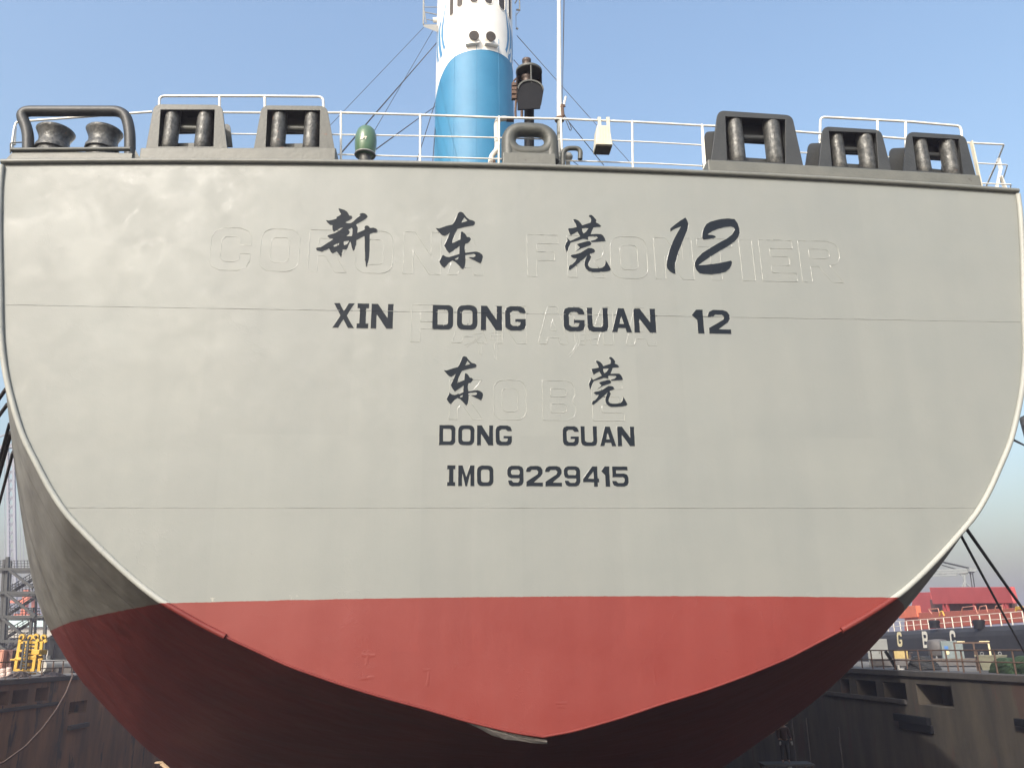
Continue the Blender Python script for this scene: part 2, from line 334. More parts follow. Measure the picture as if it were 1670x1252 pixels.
def bevel(o, w=0.01, seg=2, ang=40):
    b = o.modifiers.new('bevel', 'BEVEL'); b.width = w; b.segments = seg; b.limit_method = 'ANGLE'; b.angle_limit = math.radians(ang); return o
def tag(o, label=None, cat=None, group=None, kind=None):
    for k, v in (('label', label), ('category', cat), ('group', group), ('kind', kind)):
        if v: o[k] = v
    return o
def thing(name, label, cat, loc=(0, 0, 0), group=None, mat4=None):
    o = bpy.data.objects.new(name, None); COL.objects.link(o); o.empty_display_size = 0.3
    if mat4 is not None: o.matrix_world = mat4
    else: o.location = loc
    return tag(o, label, cat, group)
def part_empty(name, parent, loc=(0, 0, 0)):
    o = bpy.data.objects.new(name, None); COL.objects.link(o); o.parent = parent; o.location = loc; return o
def bend(pts, r, n=6):
    """round the inner corners of a polyline"""
    P = [Vector(p) for p in pts]; out = [P[0]]
    for i in range(1, len(P) - 1):
        a, b, c = P[i - 1], P[i], P[i + 1]; d1 = (a - b); d2 = (c - b)
        rr = min(r, d1.length * 0.49, d2.length * 0.49); p0 = b + d1.normalized() * rr; p1 = b + d2.normalized() * rr
        for k in range(n + 1):
            t = k / n; out.append(p0 * (1 - t) ** 2 + b * 2 * t * (1 - t) + p1 * t * t)
    out.append(P[-1]); return out
def rrect(x0, y0, x1, y1, rx, ry, n=5, corners=(1, 1, 1, 1)):
    out = []
    for (cx, cy, a0), on in zip(((x1 - rx, y1 - ry, 0), (x0 + rx, y1 - ry, 90), (x0 + rx, y0 + ry, 180), (x1 - rx, y0 + ry, 270)), corners):
        if on:
            for k in range(n + 1):
                t = math.radians(a0 + 90 * k / n); out.append((cx + rx * math.cos(t), cy + ry * math.sin(t)))
        else:
            sx = x1 if a0 in (0, 270) else x0; sy = y1 if a0 in (0, 90) else y0; out.append((sx, sy))
    return out

# ------------------------------------------------------------------ setting: basin, quays, water, far ground
WALL_L, WALL_R = -32.3, 28.2
FLOOR_Z = -11.0
def ship_poly(pts, z):
    return [Vector((*ship_to_world(u, s, 0).xy, z)) for u, s in pts]
def sheet(name, pts, z, m, thick=0.0):
    b = MB(); P = ship_poly(pts, z); b.add(P, [tuple(range(len(P)))]); o = b.build(name, m); o['kind'] = 'structure'; return o
sheet('dock_floor', [(WALL_L - 1, -60), (WALL_R + 1, -60), (WALL_R + 1, 320), (WALL_L - 1, 320)], FLOOR_Z, 'floor')
sheet('water', [(-900, -300), (900, -300), (900, 1100), (-900, 1100)], FLOOR_Z - 1.0, 'water')
sheet('quay_ground', [(WALL_L - 260, -60), (WALL_L - 2.0, -60), (WALL_L - 2.0, 330), (WALL_L - 260, 330)], 0.0, 'quay')
sheet('quay_ground', [(WALL_R + 2.0, -60), (WALL_R + 14, -60), (WALL_R + 14, 330), (WALL_R + 2.0, 330)], 0.0, 'quay')
# dock walls, each with a strip of recessed openings under its edge beam
def dock_wall(name, u, side, niches, m, label, s0=-60, s1=330, bottom=FLOOR_Z - 0.5, deep=1.6):
    root = thing(name, label, 'dock wall', mat4=SHIP_M)
    top = -EYE - 0.36
    bt = bottom - EYE
    S_ = sorted({s0, s1} | {v for n in niches for v in n[:2]}); Z_ = sorted({bt, top} | {v for n in niches for v in n[2:4]})
    b = MB()
    for i in range(len(S_) - 1):
        for j in range(len(Z_) - 1):
            a0, a1, c0, c1 = S_[i], S_[i + 1], Z_[j], Z_[j + 1]
            inh = any(n[0] <= a0 and a1 <= n[1] and n[2] <= c0 and c1 <= n[3] for n in niches)
            f = (0, 1, 2, 3) if side > 0 else (3, 2, 1, 0)
            uu = u + (side * deep if inh else 0)
            b.add([(uu, a0, c0), (uu, a0, c1), (uu, a1, c1), (uu, a1, c0)], [f])
    for n in niches:
        a0, a1, c0, c1 = n; U0, U1 = u, u + side * deep
        b.add([(U0, a0, c0), (U1, a0, c0), (U1, a1, c0), (U0, a1, c0)], [(0, 1, 2, 3)])
        b.add([(U0, a0, c1), (U1, a0, c1), (U1, a1, c1), (U0, a1, c1)], [(0, 1, 2, 3)])
        b.add([(U0, a0, c0), (U1, a0, c0), (U1, a0, c1), (U0, a0, c1)], [(0, 1, 2, 3)])
        b.add([(U0, a1, c0), (U1, a1, c0), (U1, a1, c1), (U0, a1, c1)], [(0, 1, 2, 3)])
    b.add([(u + side * 2.0, s0, bt), (u + side * 2.0, s1, bt), (u + side * 2.0, s1, top), (u + side * 2.0, s0, top)], [(0, 1, 2, 3)])
    b.add([(u, s0, top), (u + side * 2, s0, top), (u + side * 2, s1, top), (u, s1, top)], [(0, 1, 2, 3)])
    b.build('wall_face', m, root)
    b = MB(); x0, x1 = sorted((u - side * 0.14, u + side * 2.0))
    b.box((x0, s0, -EYE - 0.355), (x1, s1, -EYE)); bevel(b.build('edge_beam', 'beam', root), 0.03)
    return root
def nich(pxs, u):
    out = []
    for (x0, y0, x1, y1) in pxs:
        sa, wa = onwall(x0, (y0 + y1) / 2, u); sb, wb = onwall(x1, (y0 + y1) / 2, u)
        wt = onwall((x0 + x1) / 2, y0, u)[1]; wl = onwall((x0 + x1) / 2, y1, u)[1]
        out.append((min(sa, sb), max(sa, sb), wl, wt))
    return out
nl = nich([(-30, 1126, 14, 1152), (20, 1124, 45, 1147), (58, 1120, 78, 1143), (113, 1143, 141, 1162)], WALL_L)
zt, zb = nl[1][3], nl[1][2]
nl = [(a, b_, zb, zt) for a, b_, _, _ in nl[:3]] + [nl[3]]
nr = nich([(1372, 1110, 1386, 1134), (1398, 1110, 1429, 1136), (1442, 1112, 1478, 1143), (1496, 1113, 1553, 1151)], WALL_R)
zt, zb = nr[2][3], nr[3][2]
nr = [(a, b_, zb, zt) for a, b_, _, _ in nr] + nich([(1690, 1120, 1740, 1160)], WALL_R)
dwl = dock_wall('dock_wall', WALL_L, -1, nl, 'wallL', 'rust brown dock wall with dark openings under the quay with the yellow frame')
dwr = dock_wall('dock_wall', WALL_R, 1, nr, 'wallR', 'grimy dark dock wall with a row of recesses below the rusty fence')
gate = thing('shading_gate', 'unseen dark gate added behind the camera to keep light off the basin floor and hull underside', 'dock gate', mat4=SHIP_M)  # unseen gate, added to block light and darken the hull's underside
b = MB(); b.box((WALL_L + .3, -21.0, FLOOR_Z - EYE + .01), (WALL_R - .3, -14.2, -EYE - .12)); bevel(b.build('gate_body', 'beam', gate), .05)
b = MB(); b.box((WALL_L + .2, -21.2, -EYE - .118), (WALL_R - .2, -14.0, -EYE - .01)); b.build('gate_walkway', 'quay', gate)
# ledges, pipes and the rubbing bracket on the walls
def wall_ledge(root, u, side, pxs, name, m='beam', proud=0.35):
    b = MB()
    for (x0, y0, x1, y1) in pxs:
        (a0, a1, c0, c1), = nich([(x0, y0, x1, y1)], u)
        lo, hi = sorted((u - side * proud, u - side * 0.003)); b.box((lo, a0, c0), (hi, a1, c1))
    return bevel(b.build(name, m, root), 0.02)
wall_ledge(dwr, WALL_R, 1, [(1346, 1133, 1478, 1140)], 'ledge', 'beam', 0.12)
wall_ledge(dwr, WALL_R, 1, [(1464, 1166, 1518, 1178)], 'fender_bracket', 'black', 0.30)
wall_ledge(dwr, WALL_R, 1, [(1470, 1179, 1522, 1191)], 'fender_bracket', 'black', 0.16)
wall_ledge(dwr, WALL_R, 1, [(1661, 1172, 1685, 1184)], 'fender_bracket', 'black', 0.25)
wall_ledge(dwl, WALL_L, -1, [(-40, 1152, 92, 1158)], 'ledge', 'beam', 0.14)
wall_ledge(dwl, WALL_L, -1, [(110, 1180, 140, 1187)], 'ledge', 'beam', 0.3)
for (x, y0, y1) in ((1369, 1185, 1250), (1316, 1170, 1245), (1292, 1165, 1250)):
    b = MB(); s_, wt = onwall(x, y0, WALL_R); wb = onwall(x, y1, WALL_R)[1]; b.tube([(WALL_R - 0.1, s_, wt), (WALL_R - 0.1, s_, wb)], 0.07, 8); b.build('drain_pipe', 'beam', dwr)

# ------------------------------------------------------------------ the ship
ship = thing('ship', 'large grey and red ship in dock, its flat stern carrying painted names and numbers', 'ship', mat4=SHIP_M)
OUT = np.array([(10.46, 9.25), (10.43, 8.77), (10.30, 7.9), (10.08, 6.7), (9.88, 5.6), (9.71, 4.96), (9.55, 4.52), (9.33, 4.0), (9.16, 3.65), (8.92, 3.28), (8.6, 2.78), (8.25, 2.33), (7.83, 1.94), (7.45, 1.6), (7.02, 1.24), (6.55, .89), (5.84, .50), (5.37, .27), (4.29, -.21), (3.45, -.5), (2.8, -.70), (1.9, -.94), (1.37, -1.1), (.5, -1.31), (0, -1.38)])
_d = np.r_[0, np.cumsum(np.hypot(*np.diff(OUT, axis=0).T))]; _d /= _d[-1]
NT = 160
tt = np.linspace(0, 1, NT); UU = np.interp(tt, _d, OUT[:, 0]); WW = np.interp(tt, _d, OUT[:, 1])
_k7 = np.hanning(9); _k7 /= _k7.sum()
def _smo(a):
    e = np.r_[2 * a[0] - a[4:0:-1], a, 2 * a[-1] - a[-2:-6:-1]]; return np.convolve(e, _k7, 'valid')
WW = _smo(WW); UU2 = _smo(UU); UU[:-6] = UU2[:-6]
def camber(u): return 9.25 + 0.25 * (1 - (np.asarray(u) / 10.46) ** 2)
ker = np.hanning(41); ker /= ker.sum()
def _sm(a): return np.convolve(np.pad(a, 20, mode='edge'), ker, 'valid')
V_L = [0.372, 0.432, 0.369, 0.297, 0.166, 0.141, 0.205, 0.255, 0.23, 0, 0, -0.028, -0.033, -0.001, 0.007, 0.01, -0.002, 0.009, 0.015]
V_R = [0.354, 0.4, 0.388, 0.311, 0.196, 0.112, 0.159, 0.197, 0.236, 0, 0, -0.039, -0.065, -0.045, -0.007, -0.018, -0.032, -0.002, 0.051]
def hull_surf(v, ss):
    K = [0, .25, .5, .7, .85, 1]; cl = np.clip((1 - tt) / .1, 0, 1)
    mu = _sm(np.interp(tt, K, [v[0], v[1], v[2], v[3], v[4], 0])) * cl; qu = _sm(np.interp(tt, K, [0, v[11], v[12], v[13], v[14], 0])) * cl
    mw = _sm(np.interp(tt, K, [0, v[5], v[6], v[7], v[8], .17])); qw = _sm(np.interp(tt, K, [0, v[15], v[16], v[17], v[18], .02]))
    f = np.clip((tt - 0.92) / 0.08, 0, 1); mw = mw * (1 - f) + .172 * f; qw = qw * (1 - f) + .02 * f
    g = np.where(ss < 16, ss, 16 + (1 - np.exp(-(ss - 16) / 8)) * 8)
    u = UU[:, None] + mu[:, None] * g + qu[:, None] * g * g / 25; w = WW[:, None] - mw[:, None] * g - qw[:, None] * g * g / 25
    return u, w
SS = np.r_[np.linspace(0, 4, 17), np.linspace(4.5, 30, 52), np.linspace(33, 60, 10), 90, 130, 170]
uL, wL = hull_surf(V_L, SS); uR, wR = hull_surf(V_R, SS)
b = MB(); n = len(SS)
for u_, w_, sd in ((uL, wL, -1), (uR, wR, 1)):
    vs = [(sd * u_[i, k], SS[k], w_[i, k]) for i in range(NT) for k in range(n)]
    fs = []
    for i in range(NT - 1):
        for k in range(n - 1):
            q = (i * n + k, i * n + k + 1, (i + 1) * n + k + 1, (i + 1) * n + k); fs.append(q if sd < 0 else q[::-1])
    b.add(vs, fs, 0, True)
# bow end closed off far forward
b.add([(-uL[i, -1], SS[-1], wL[i, -1]) for i in range(NT)] + [(uR[i, -1], SS[-1], wR[i, -1]) for i in range(NT - 1, -1, -1)], [tuple(range(2 * NT))])
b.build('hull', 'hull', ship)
b = MB()
dk = [(-uL[0, k], SS[k], wL[0, k] - 0.03) for k in range(n)] + [(uR[0, k], SS[k], wR[0, k] - 0.03) for k in range(n)]
b.add(dk, [(k, n + k, n + k + 1, k + 1) for k in range(n - 1)]); b.build('weather_deck', 'fit', ship)
# transom plate: outline plus cambered top, tessellated flat and subdivided only at its edge
top = [(u, float(camber(u))) for u in np.linspace(-10.46, 10.46, 41)[1:-1]]
loop = [(-a, c) for a, c in zip(UU[::-1], WW[::-1])][::-1]
outl = [(float(a), float(c)) for a, c in zip(-UU, WW)] + [(float(a), float(c)) for a, c in zip(UU[::-1][1:], WW[::-1][1:])] + top[::-1]
b = MB(); b.prism([outl], -0.002, 0.06, lambda a, c, d: (a, d, c), sides=True, back=False); b.build('transom', 'transom', ship)
# half-round pipe round the transom's edge (ends below the red line) and along the deck edge
def edge_line(sign, wmin, wmax=9.2):
    return [(sign * (u - 0.03), -0.035, w) for u, w in zip(UU, WW) if wmin <= w <= wmax]
for sg in (-1, 1):
    b = MB(); pts = edge_line(sg, 0.27)
    b.tube(pts, 0.050, 12); o = b.build('edge_pipe', 'rim', ship)
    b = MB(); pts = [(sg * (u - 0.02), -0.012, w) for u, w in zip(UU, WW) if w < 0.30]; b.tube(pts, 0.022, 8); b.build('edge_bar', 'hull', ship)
    b = MB()
    for k in range(9, len(edge_line(sg, 0.27)) - 6, 23 if sg < 0 else 31):
        b = MB(); p = edge_line(sg, 0.27); b.tube([p[k], p[k + 1]], 0.0525, 12); b.build('pipe_joint', 'rim', ship)
b = MB(); b.tube([(u, -0.03, float(camber(u)) - 0.02) for u in np.linspace(-10.45, 10.45, 60)], 0.052, 12); b.build('deck_edge_pipe', 'edge', ship)

# ---- weld beads and lettering on the transom
def resample(loop, step, closed=True):
    P = [np.array(p) for p in loop]; out = []
    m = len(P) if closed else len(P) - 1
    for i in range(m):
        a, c = P[i], P[(i + 1) % len(P)]; k = max(1, int(np.linalg.norm(c - a) / step))
        for j in range(k): out.append(a + (c - a) * j / k)
    if not closed: out.append(P[-1])
    return out
def painted(p):
    for loops in LETTERS:
        ins = False
        for l in loops:
            for k in range(len(l)):
                (x0, y0), (x1, y1) = l[k - 1], l[k]
                if (y0 > p[1]) != (y1 > p[1]) and p[0] < x0 + (p[1] - y0) * (x1 - x0) / (y1 - y0): ins = not ins
        if ins: return True
    return False
def bead(mb, loop, wd=0.008, ht=0.008, closed=True, base=-0.003, gap=0.0, step=0.05):
    R = resample(loop, step, closed); n_ = len(R); vs = []; fs = []; mi = []
    for i in range(n_):
        a = R[i - 1] if (closed or i) else R[0]; c = R[(i + 1) % n_] if (closed or i < n_ - 1) else R[-1]
        t = c - a; t = t / (np.linalg.norm(t) + 1e-9); nn = np.array([-t[1], t[0]])
        h = ht * (random.uniform(0.45, 1.4) if random.random() > gap else 0.12); w_ = wd * random.uniform(0.75, 1.25); p = R[i] + nn * random.uniform(-.25, .25) * wd
        vs += [(p[0] - nn[0] * w_, base, p[1] - nn[1] * w_), (p[0] - nn[0] * w_ * .4, base - h, p[1] - nn[1] * w_ * .4), (p[0] + nn[0] * w_ * .4, base - h, p[1] + nn[1] * w_ * .4), (p[0] + nn[0] * w_, base, p[1] + nn[1] * w_)]
    for i in range(n_ if closed else n_ - 1):
        j = (i + 1) % n_; mi.append(1 if gap and painted((R[i] + R[j]) / 2) else 0)     # beads crossing a painted letter carry its paint
        for k in range(3): fs.append((4 * i + k, 4 * j + k, 4 * j + k + 1, 4 * i + k + 1))
    k0 = len(mb.f); mb.add(vs, fs, 0, True)
    for q in range(len(fs)): mb.m[k0 + q] = mi[q // 3]

def cham(x0, y0, x1, y1, r=0.24, ry=0.22): return rrect(x0, y0, x1, y1, r, ry, 4)
TX, TY = 0.262, 0.205
def glyph(ch, serif=True, tx=TX, ty=TY):
    if ch == 'X': return [[(0, 0), (.28, 0), (.5, .335), (.72, 0), (1, 0), (.655, .5), (.98, 1), (.70, 1), (.5, .68), (.30, 1), (.02, 1), (.345, .5)]]
    if ch == 'I':
        if serif: return [[(0, 0), (1, 0), (1, .2), (.78, .2), (.78, .8), (1, .8), (1, 1), (0, 1), (0, .8), (.22, .8), (.22, .2), (0, .2)]]
        return [[(0, 0), (1, 0), (1, 1), (0, 1)]]
    if ch == 'N': return [[(0, 0), (tx, 0), (tx, .56), (.70, 0), (1, 0), (1, 1), (1 - tx, 1), (1 - tx, .44), (.30, 1), (0, 1)]]
    if ch == 'D': return [rrect(0, 0, 1, 1, .26, .2, 4, (1, 0, 0, 1)), rrect(tx, ty, 1 - tx, 1 - ty, .11, .09, 3, (1, 0, 0, 1))]
    if ch == 'O': return [rrect(0, 0, 1, 1, .30, .24, 4), rrect(tx, ty, 1 - tx, 1 - ty, .13, .1, 3)]
    if ch == 'C': return [[(1, .60), (1, .78), (.93, .92), (.72, 1), (.28, 1), (.08, .92), (0, .76), (0, .24), (.08, .08), (.28, 0), (.72, 0), (.92, .08), (1, .24), (1, .40), (.73, .40), (.73, .26), (.63, ty), (.36, ty), (.26, .29), (.26, .71), (.36, 1 - ty), (.63, 1 - ty), (.73, .74), (.73, .60)]]
    if ch == 'G': return [[(1, .70), (1, .78), (.92, .93), (.74, 1), (.26, 1), (.07, .93), (0, .79), (0, .21), (.07, .07), (.26, 0), (.74, 0), (.93, .07), (1, .21), (1, .485), (.48, .485), (.48, .36), (.74, .345), (.70, .24), (.62, ty), (.38, ty), (.27, .28), (.27, .72), (.38, 1 - ty), (.62, 1 - ty), (.74, .70)]]
    if ch == 'U': return [[(0, 1), (0, .20), (.07, .06), (.26, 0), (.74, 0), (.93, .06), (1, .20), (1, 1), (1 - tx, 1), (1 - tx, .27), (.64, ty), (.36, ty), (tx, .27), (tx, 1)]]
    if ch == 'A': return [[(0, 0), (.275, 0), (.33, .17), (.67, .17), (.725, 0), (1, 0), (.655, 1), (.345, 1)], [(.40, .355), (.5, .66), (.60, .355)]]
    if ch == 'M': return [[(0, 0), (tx, 0), (tx, .60), (.43, 0), (.57, 0), (1 - tx, .60), (1 - tx, 0), (1, 0), (1, 1), (.72, 1), (.5, .45), (.28, 1), (0, 1)]]
    if ch == 'P': return [[(0, 0), (tx, 0), (tx, .36), (.72, .36), (.93, .44), (1, .58), (1, .78), (.93, .93), (.74, 1), (0, 1)], [(tx, .55), (tx, .81), (.66, .81), (.74, .74), (.74, .62), (.66, .55)]]
    if ch == 'R': return [[(0, 0), (tx - .02, 0), (tx - .02, .38), (.44, .38), (.72, 0), (1, 0), (.72, .40), (.92, .47), (.99, .60), (.99, .80), (.92, .93), (.72, 1), (0, 1)], [(tx - .02, .57), (tx - .02, .80), (.66, .80), (.74, .74), (.74, .63), (.66, .57)]]
    if ch == 'F': return [[(0, 0), (.30, 0), (.30, .385), (.87, .385), (.87, .59), (.30, .59), (.30, .79), (1, .79), (1, 1), (0, 1)]]
    if ch == 'E': return [[(0, 0), (1, 0), (1, .205), (.30, .205), (.30, .39), (.84, .39), (.84, .60), (.30, .60), (.30, .795), (.97, .795), (.97, 1), (0, 1)]]
    if ch == 'T': return [[(.35, 0), (.64, 0), (.64, .80), (1, .80), (1, 1), (0, 1), (0, .80), (.35, .80)]]
    if ch == 'K': return [[(0, 0), (.25, 0), (.25, .27), (.37, .40), (.70, 0), (1, 0), (.54, .56), (.97, 1), (.64, 1), (.25, .58), (.25, 1), (0, 1)]]
    if ch == 'B': return [[(0, 0), (.72, 0), (.92, .07), (1, .22), (1, .36), (.90, .49), (.98, .62), (.98, .80), (.90, .94), (.72, 1), (0, 1)], [(.25, .59), (.25, .80), (.62, .80), (.72, .75), (.74, .69), (.70, .61), (.62, .59)], [(.25, .19), (.25, .41), (.62, .41), (.72, .37), (.74, .30), (.70, .22), (.62, .19)]]
    if ch == '1': return [[(.42, 0), (1, 0), (1, 1), (.42, 1), (0, .78), (0, .74), (.42, .56)]]
    if ch == '2': return [[(0, 0), (1, 0), (1, .20), (.46, .20), (.88, .47), (1, .62), (1, .80), (.90, .94), (.72, 1), (.26, 1), (.07, .92), (0, .80), (0, .69), (.25, .69), (.34, .79), (.64, .79), (.73, .71), (.68, .60), (0, .24)]]
    if ch == '9': return [[(.05, .30), (.05, .22), (.12, .07), (.28, 0), (.72, 0), (.92, .07), (1, .22), (1, .80), (.92, .94), (.74, 1), (.26, 1), (.07, .93), (0, .80), (0, .58), (.07, .45), (.24, .385), (.73, .385), (.73, .29), (.65, .20), (.38, .20), (.29, .27), (.29, .30)], [(.30, .57), (.25, .63), (.25, .74), (.32, .80), (.67, .80), (.74, .74), (.74, .63), (.69, .57)]]
    if ch == '4': return [[(.66, 0), (.92, 0), (.92, .21), (1, .21), (1, .40), (.92, .40), (.92, 1), (.60, 1), (0, .38), (0, .21), (.66, .21)], [(.32, .40), (.66, .73), (.66, .40)]]
    if ch == '5': return [[(0, .30), (0, .20), (.08, .07), (.26, 0), (.72, 0), (.92, .07), (1, .21), (1, .46), (.92, .60), (.74, .66), (.27, .66), (.27, .80), (.97, .80), (.97, 1), (.02, 1), (.02, .46), (.66, .46), (.74, .40), (.74, .27), (.66, .20), (.36, .20), (.27, .27), (.27, .30)]]
    if ch == '6': return glyph('9')
def put_glyph(ch, x0, x1, ya, yb, serif=True):
    """photo extents of a letter on the transom -> loops in ship (u, w)"""
    ym = (ya + yb) / 2; u0 = S(x0, ym)[0]; u1 = S(x1, ym)[0]; xm = (x0 + x1) / 2; wt = S(xm, ya)[1]; wb = S(xm, yb)[1]
    return [[(u0 + (u1 - u0) * a, wb + (wt - wb) * c) for a, c in l] for l in glyph(ch, serif)]
put_t = lambda a, c, d: (a, d, c)
LETTERS = []
def letter(name, loops_list):
    b_ = MB(); LETTERS.extend(loops_list)
    for L in loops_list:
        b_.prism(L, -0.0045, -0.001, put_t, back=False)
        k0 = len(b_.f)
        for l in L: bead(b_, l, 0.005, 0.004, step=0.06, base=-0.003)
        for q in range(k0, len(b_.f)): b_.m[q] = 1
    return b_.build(name, ['letter', 'bead'], ship)
def text_part(name, rows, calls=None):
    for (ch, x0, x1, ya, yb) in rows: letter(name, [put_glyph(ch, x0, x1, ya, yb)])
    for LL in (calls or []): letter(name, LL)
def row(chars, xs, ya0, yb0, ya1, yb1):
    X0, X1 = xs[0][0], xs[-1][1]
    return [(c, a, d, ya0 + (ya1 - ya0) * ((a + d) / 2 - X0) / (X1 - X0), yb0 + (yb1 - yb0) * ((a + d) / 2 - X0) / (X1 - X0)) for c, (a, d) in zip(chars, xs)]
r1 = row('XINDONGGUAN12', [(542.5, 578.5), (582, 601.5), (605, 641.5), (705, 739.5), (745, 779), (784, 819), (823.5, 857.8), (919, 953.5), (957.5, 992), (997, 1030), (1033.5, 1069.5), (1129, 1147.5), (1155, 1191)], 494, 535, 505.8, 545)
r2 = row('DONGGUAN', [(716, 743), (747, 774), (777.7, 804.5), (808, 835), (917.5, 944), (947, 974), (978, 1004.5), (1006.8, 1035)], 692.6, 726, 695.5, 728)
r3 = row('IMO9229415', [(729, 742.8), (747, 774), (777.7, 805), (827, 854.2), (858, 885.3), (889, 916.3), (919.4, 946.6), (950.4, 977), (981, 994.6), (998, 1025)], 758.2, 792.6, 760.4, 793.8)
# brush characters, traced from the photograph in small local frames
XIN = [[(515,105),(560,118),(620,135),(665,165),(690,200),(705,235),(745,240),(765,270),(750,300),(700,330),(640,362),(680,372),(720,370),(770,345),(830,285),(905,230),(880,222),(900,200),(940,190),(985,200),(1015,225),(1035,258),(1010,290),(960,325),(890,365),(830,400),(855,445),(860,480),(848,545),(900,520),(960,495),(975,480),(970,450),(985,420),(1020,410),(1050,425),(1075,455),(1130,448),(1180,465),(1210,500),(1212,525),(1190,543),(1130,548),(1072,570),(1070,700),(1068,850),(1062,960),(1045,1060),(1025,1140),(1012,1158),(995,1135),(985,1040),(978,900),(975,750),(972,605),(900,640),(835,680),(825,760),(805,840),(782,870),(765,860),(745,800),(730,740),(722,700),(700,750),(680,810),(650,850),(590,840),(580,930),(560,992),(520,930),(480,878),(410,912),(375,890),(345,825),(290,855),(215,887),(125,860),(110,830),(125,805),(200,795),(300,730),(415,655),(350,640),(312,615),(315,590),(370,570),(450,545),(520,505),(590,450),(550,462),(485,500),(430,528),(405,490),(400,440),(405,412),(360,405),(310,360),(285,318),(340,325),(410,310),(480,285),(470,265),(520,240),(555,212),(530,170),(510,130)],
       [(690,495),(745,455),(760,480),(755,560),(745,600),(700,600),(655,600),(700,570),(715,545),(715,515)], [(610,700),(650,690),(695,685),(690,705),(655,745),(615,762),(608,730)], [(425,775),(470,745),(520,730),(520,750),(480,775),(435,790)]]
DONG = [[(585,120),(630,135),(660,175),(700,225),(750,265),(815,280),(850,305),(858,335),(845,365),(815,382),(740,395),(640,415),(530,445),(500,500),(460,590),(425,700),(500,665),(575,635),(582,560),(585,495),(610,485),(650,505),(680,545),(705,585),(750,590),(780,630),(760,670),(725,705),(675,720),(662,770),(665,830),(672,880),(770,865),(870,855),(940,875),(985,915),(1000,955),(985,1030),(955,1085),(900,1060),(820,1020),(740,985),(715,965),(760,960),(820,960),(850,945),(855,920),(830,905),(760,915),(675,930),(680,1000),(675,1080),(660,1150),(635,1193),(600,1180),(550,1120),(490,1060),(430,1030),(370,1070),(330,1120),(280,1162),(240,1140),(205,1090),(182,1048),(215,985),(240,930),(265,920),(310,950),(370,960),(440,935),(500,920),(555,900),(555,850),(560,760),(500,810),(430,860),(370,895),(320,835),(272,750),(310,680),(350,590),(380,510),(340,550),(290,572),(240,560),(190,515),(140,455),(115,420),(180,428),(240,410),(320,380),(430,355),(470,300),(500,230),(530,150),(555,125)],
        [(650,230),(705,290),(600,322)], [(482,998),(545,960),(530,1000),(490,1010)]]
GUAN = [[[(565,145),(585,122),(625,122),(670,160),(705,205),(718,225),(705,260),(760,285),(805,330),(780,350),(720,352),(660,360),(635,420),(608,480),(700,472),(800,475),(840,505),(870,555),(888,610),(820,622),(700,630),(622,632),(600,604),(690,580),(735,545),(715,525),(640,522),(570,525),(560,545),(570,575),(550,590),(500,575),(460,572),(380,600),(240,640),(210,710),(185,790),(162,818),(140,780),(125,700),(150,640),(175,600),(162,560),(185,560),(225,605),(280,580),(340,550),(410,520),(385,480),(360,435),(300,470),(235,505),(205,450),(182,385),(200,370),(260,365),(345,345),(325,290),(295,245),(275,205),(320,200),(380,225),(425,270),(450,315),(520,290),(600,265),(610,210),(600,175),(580,165)], [(450,380),(510,370),(562,372),(520,430),(475,465),(455,430)]],
        [[(345,665),(400,645),(480,625),(545,605),(596,608),(615,640),(630,665),(600,690),(520,720),(440,745),(370,785),(310,815),(330,785),(375,755),(405,725),(375,700)]],
        [[(230,880),(255,860),(330,850),(420,820),(500,770),(560,735),(620,735),(670,755),(692,795),(670,825),(600,845),(595,860),(620,900),(600,960),(570,1020),(565,1060),(590,1095),(640,1110),(740,1110),(820,1100),(865,1060),(880,1010),(880,955),(920,1010),(960,1080),(988,1135),(950,1165),(870,1180),(740,1190),(620,1188),(560,1165),(515,1120),(490,1060),(490,1000),(510,940),(540,880),(480,940),(400,1010),(310,1085),(220,1150),(195,1130),(195,1090),(220,1050),(260,1040),(310,990),(345,930),(290,930),(250,905)]]]
ONE = [[(430,112),(470,175),(488,230),(475,330),(420,460),(350,640),(290,790),(250,950),(235,1050),(250,1130),(248,1160),(200,1155),(140,1120),(90,1060),(78,1000),(90,880),(130,720),(200,540),(280,390),(345,285),(250,320),(150,380),(140,320),(200,270),(330,170)]]
TWO = [[(740,500),(740,400),(770,310),(820,230),(900,185),(1050,145),(1220,128),(1345,140),(1400,220),(1435,320),(1440,400),(1415,480),(1350,560),(1240,640),(1100,720),(950,810),(800,910),(675,995),(800,990),(1000,965),(1160,935),(1275,908),(1300,940),(1290,1000),(1250,1070),(1180,1125),(1050,1160),(900,1172),(750,1165),(690,1150),(630,1090),(600,1020),(600,950),(640,870),(740,770),(880,680),(1050,580),(1200,500),(1290,430),(1345,340),(1330,305),(1270,285),(1150,300),(1020,335),(920,380),(845,430),(930,435),(985,455),(1000,485),(960,500),(850,520),(765,530)]]
def brush(loops, ox, oy, kx, ky): return [[S(ox + a * kx, oy + c * ky) for a, c in l] for l in loops]
k1 = 0.08787
cn = [[brush(XIN, 505, 330, 120 / 1306, 115 / 1252)], [brush(DONG, 700, 335, k1, k1)], [brush(g, 910, 340, k1, k1) for g in GUAN], [brush(ONE, 1080, 345, k1, k1)], [brush(TWO, 1080, 345, k1, k1)]]
kx2, ky2 = 65 / 885, 80.9 / 1073
cd = [[brush(DONG, 723.2 - 115 * kx2, 580.6 - 120 * ky2, kx2, ky2)]]
kx3, ky3 = 63.8 / 863, 82 / 1068
cd += [[brush(g, 960 - 125 * kx3, 582 - 122 * ky3, kx3, ky3) for g in GUAN]]
text_part('brush_character', [], cn)
text_part('block_letter', r1)
text_part('brush_character', [], cd)
text_part('block_letter', r2)
text_part('block_letter', r3)
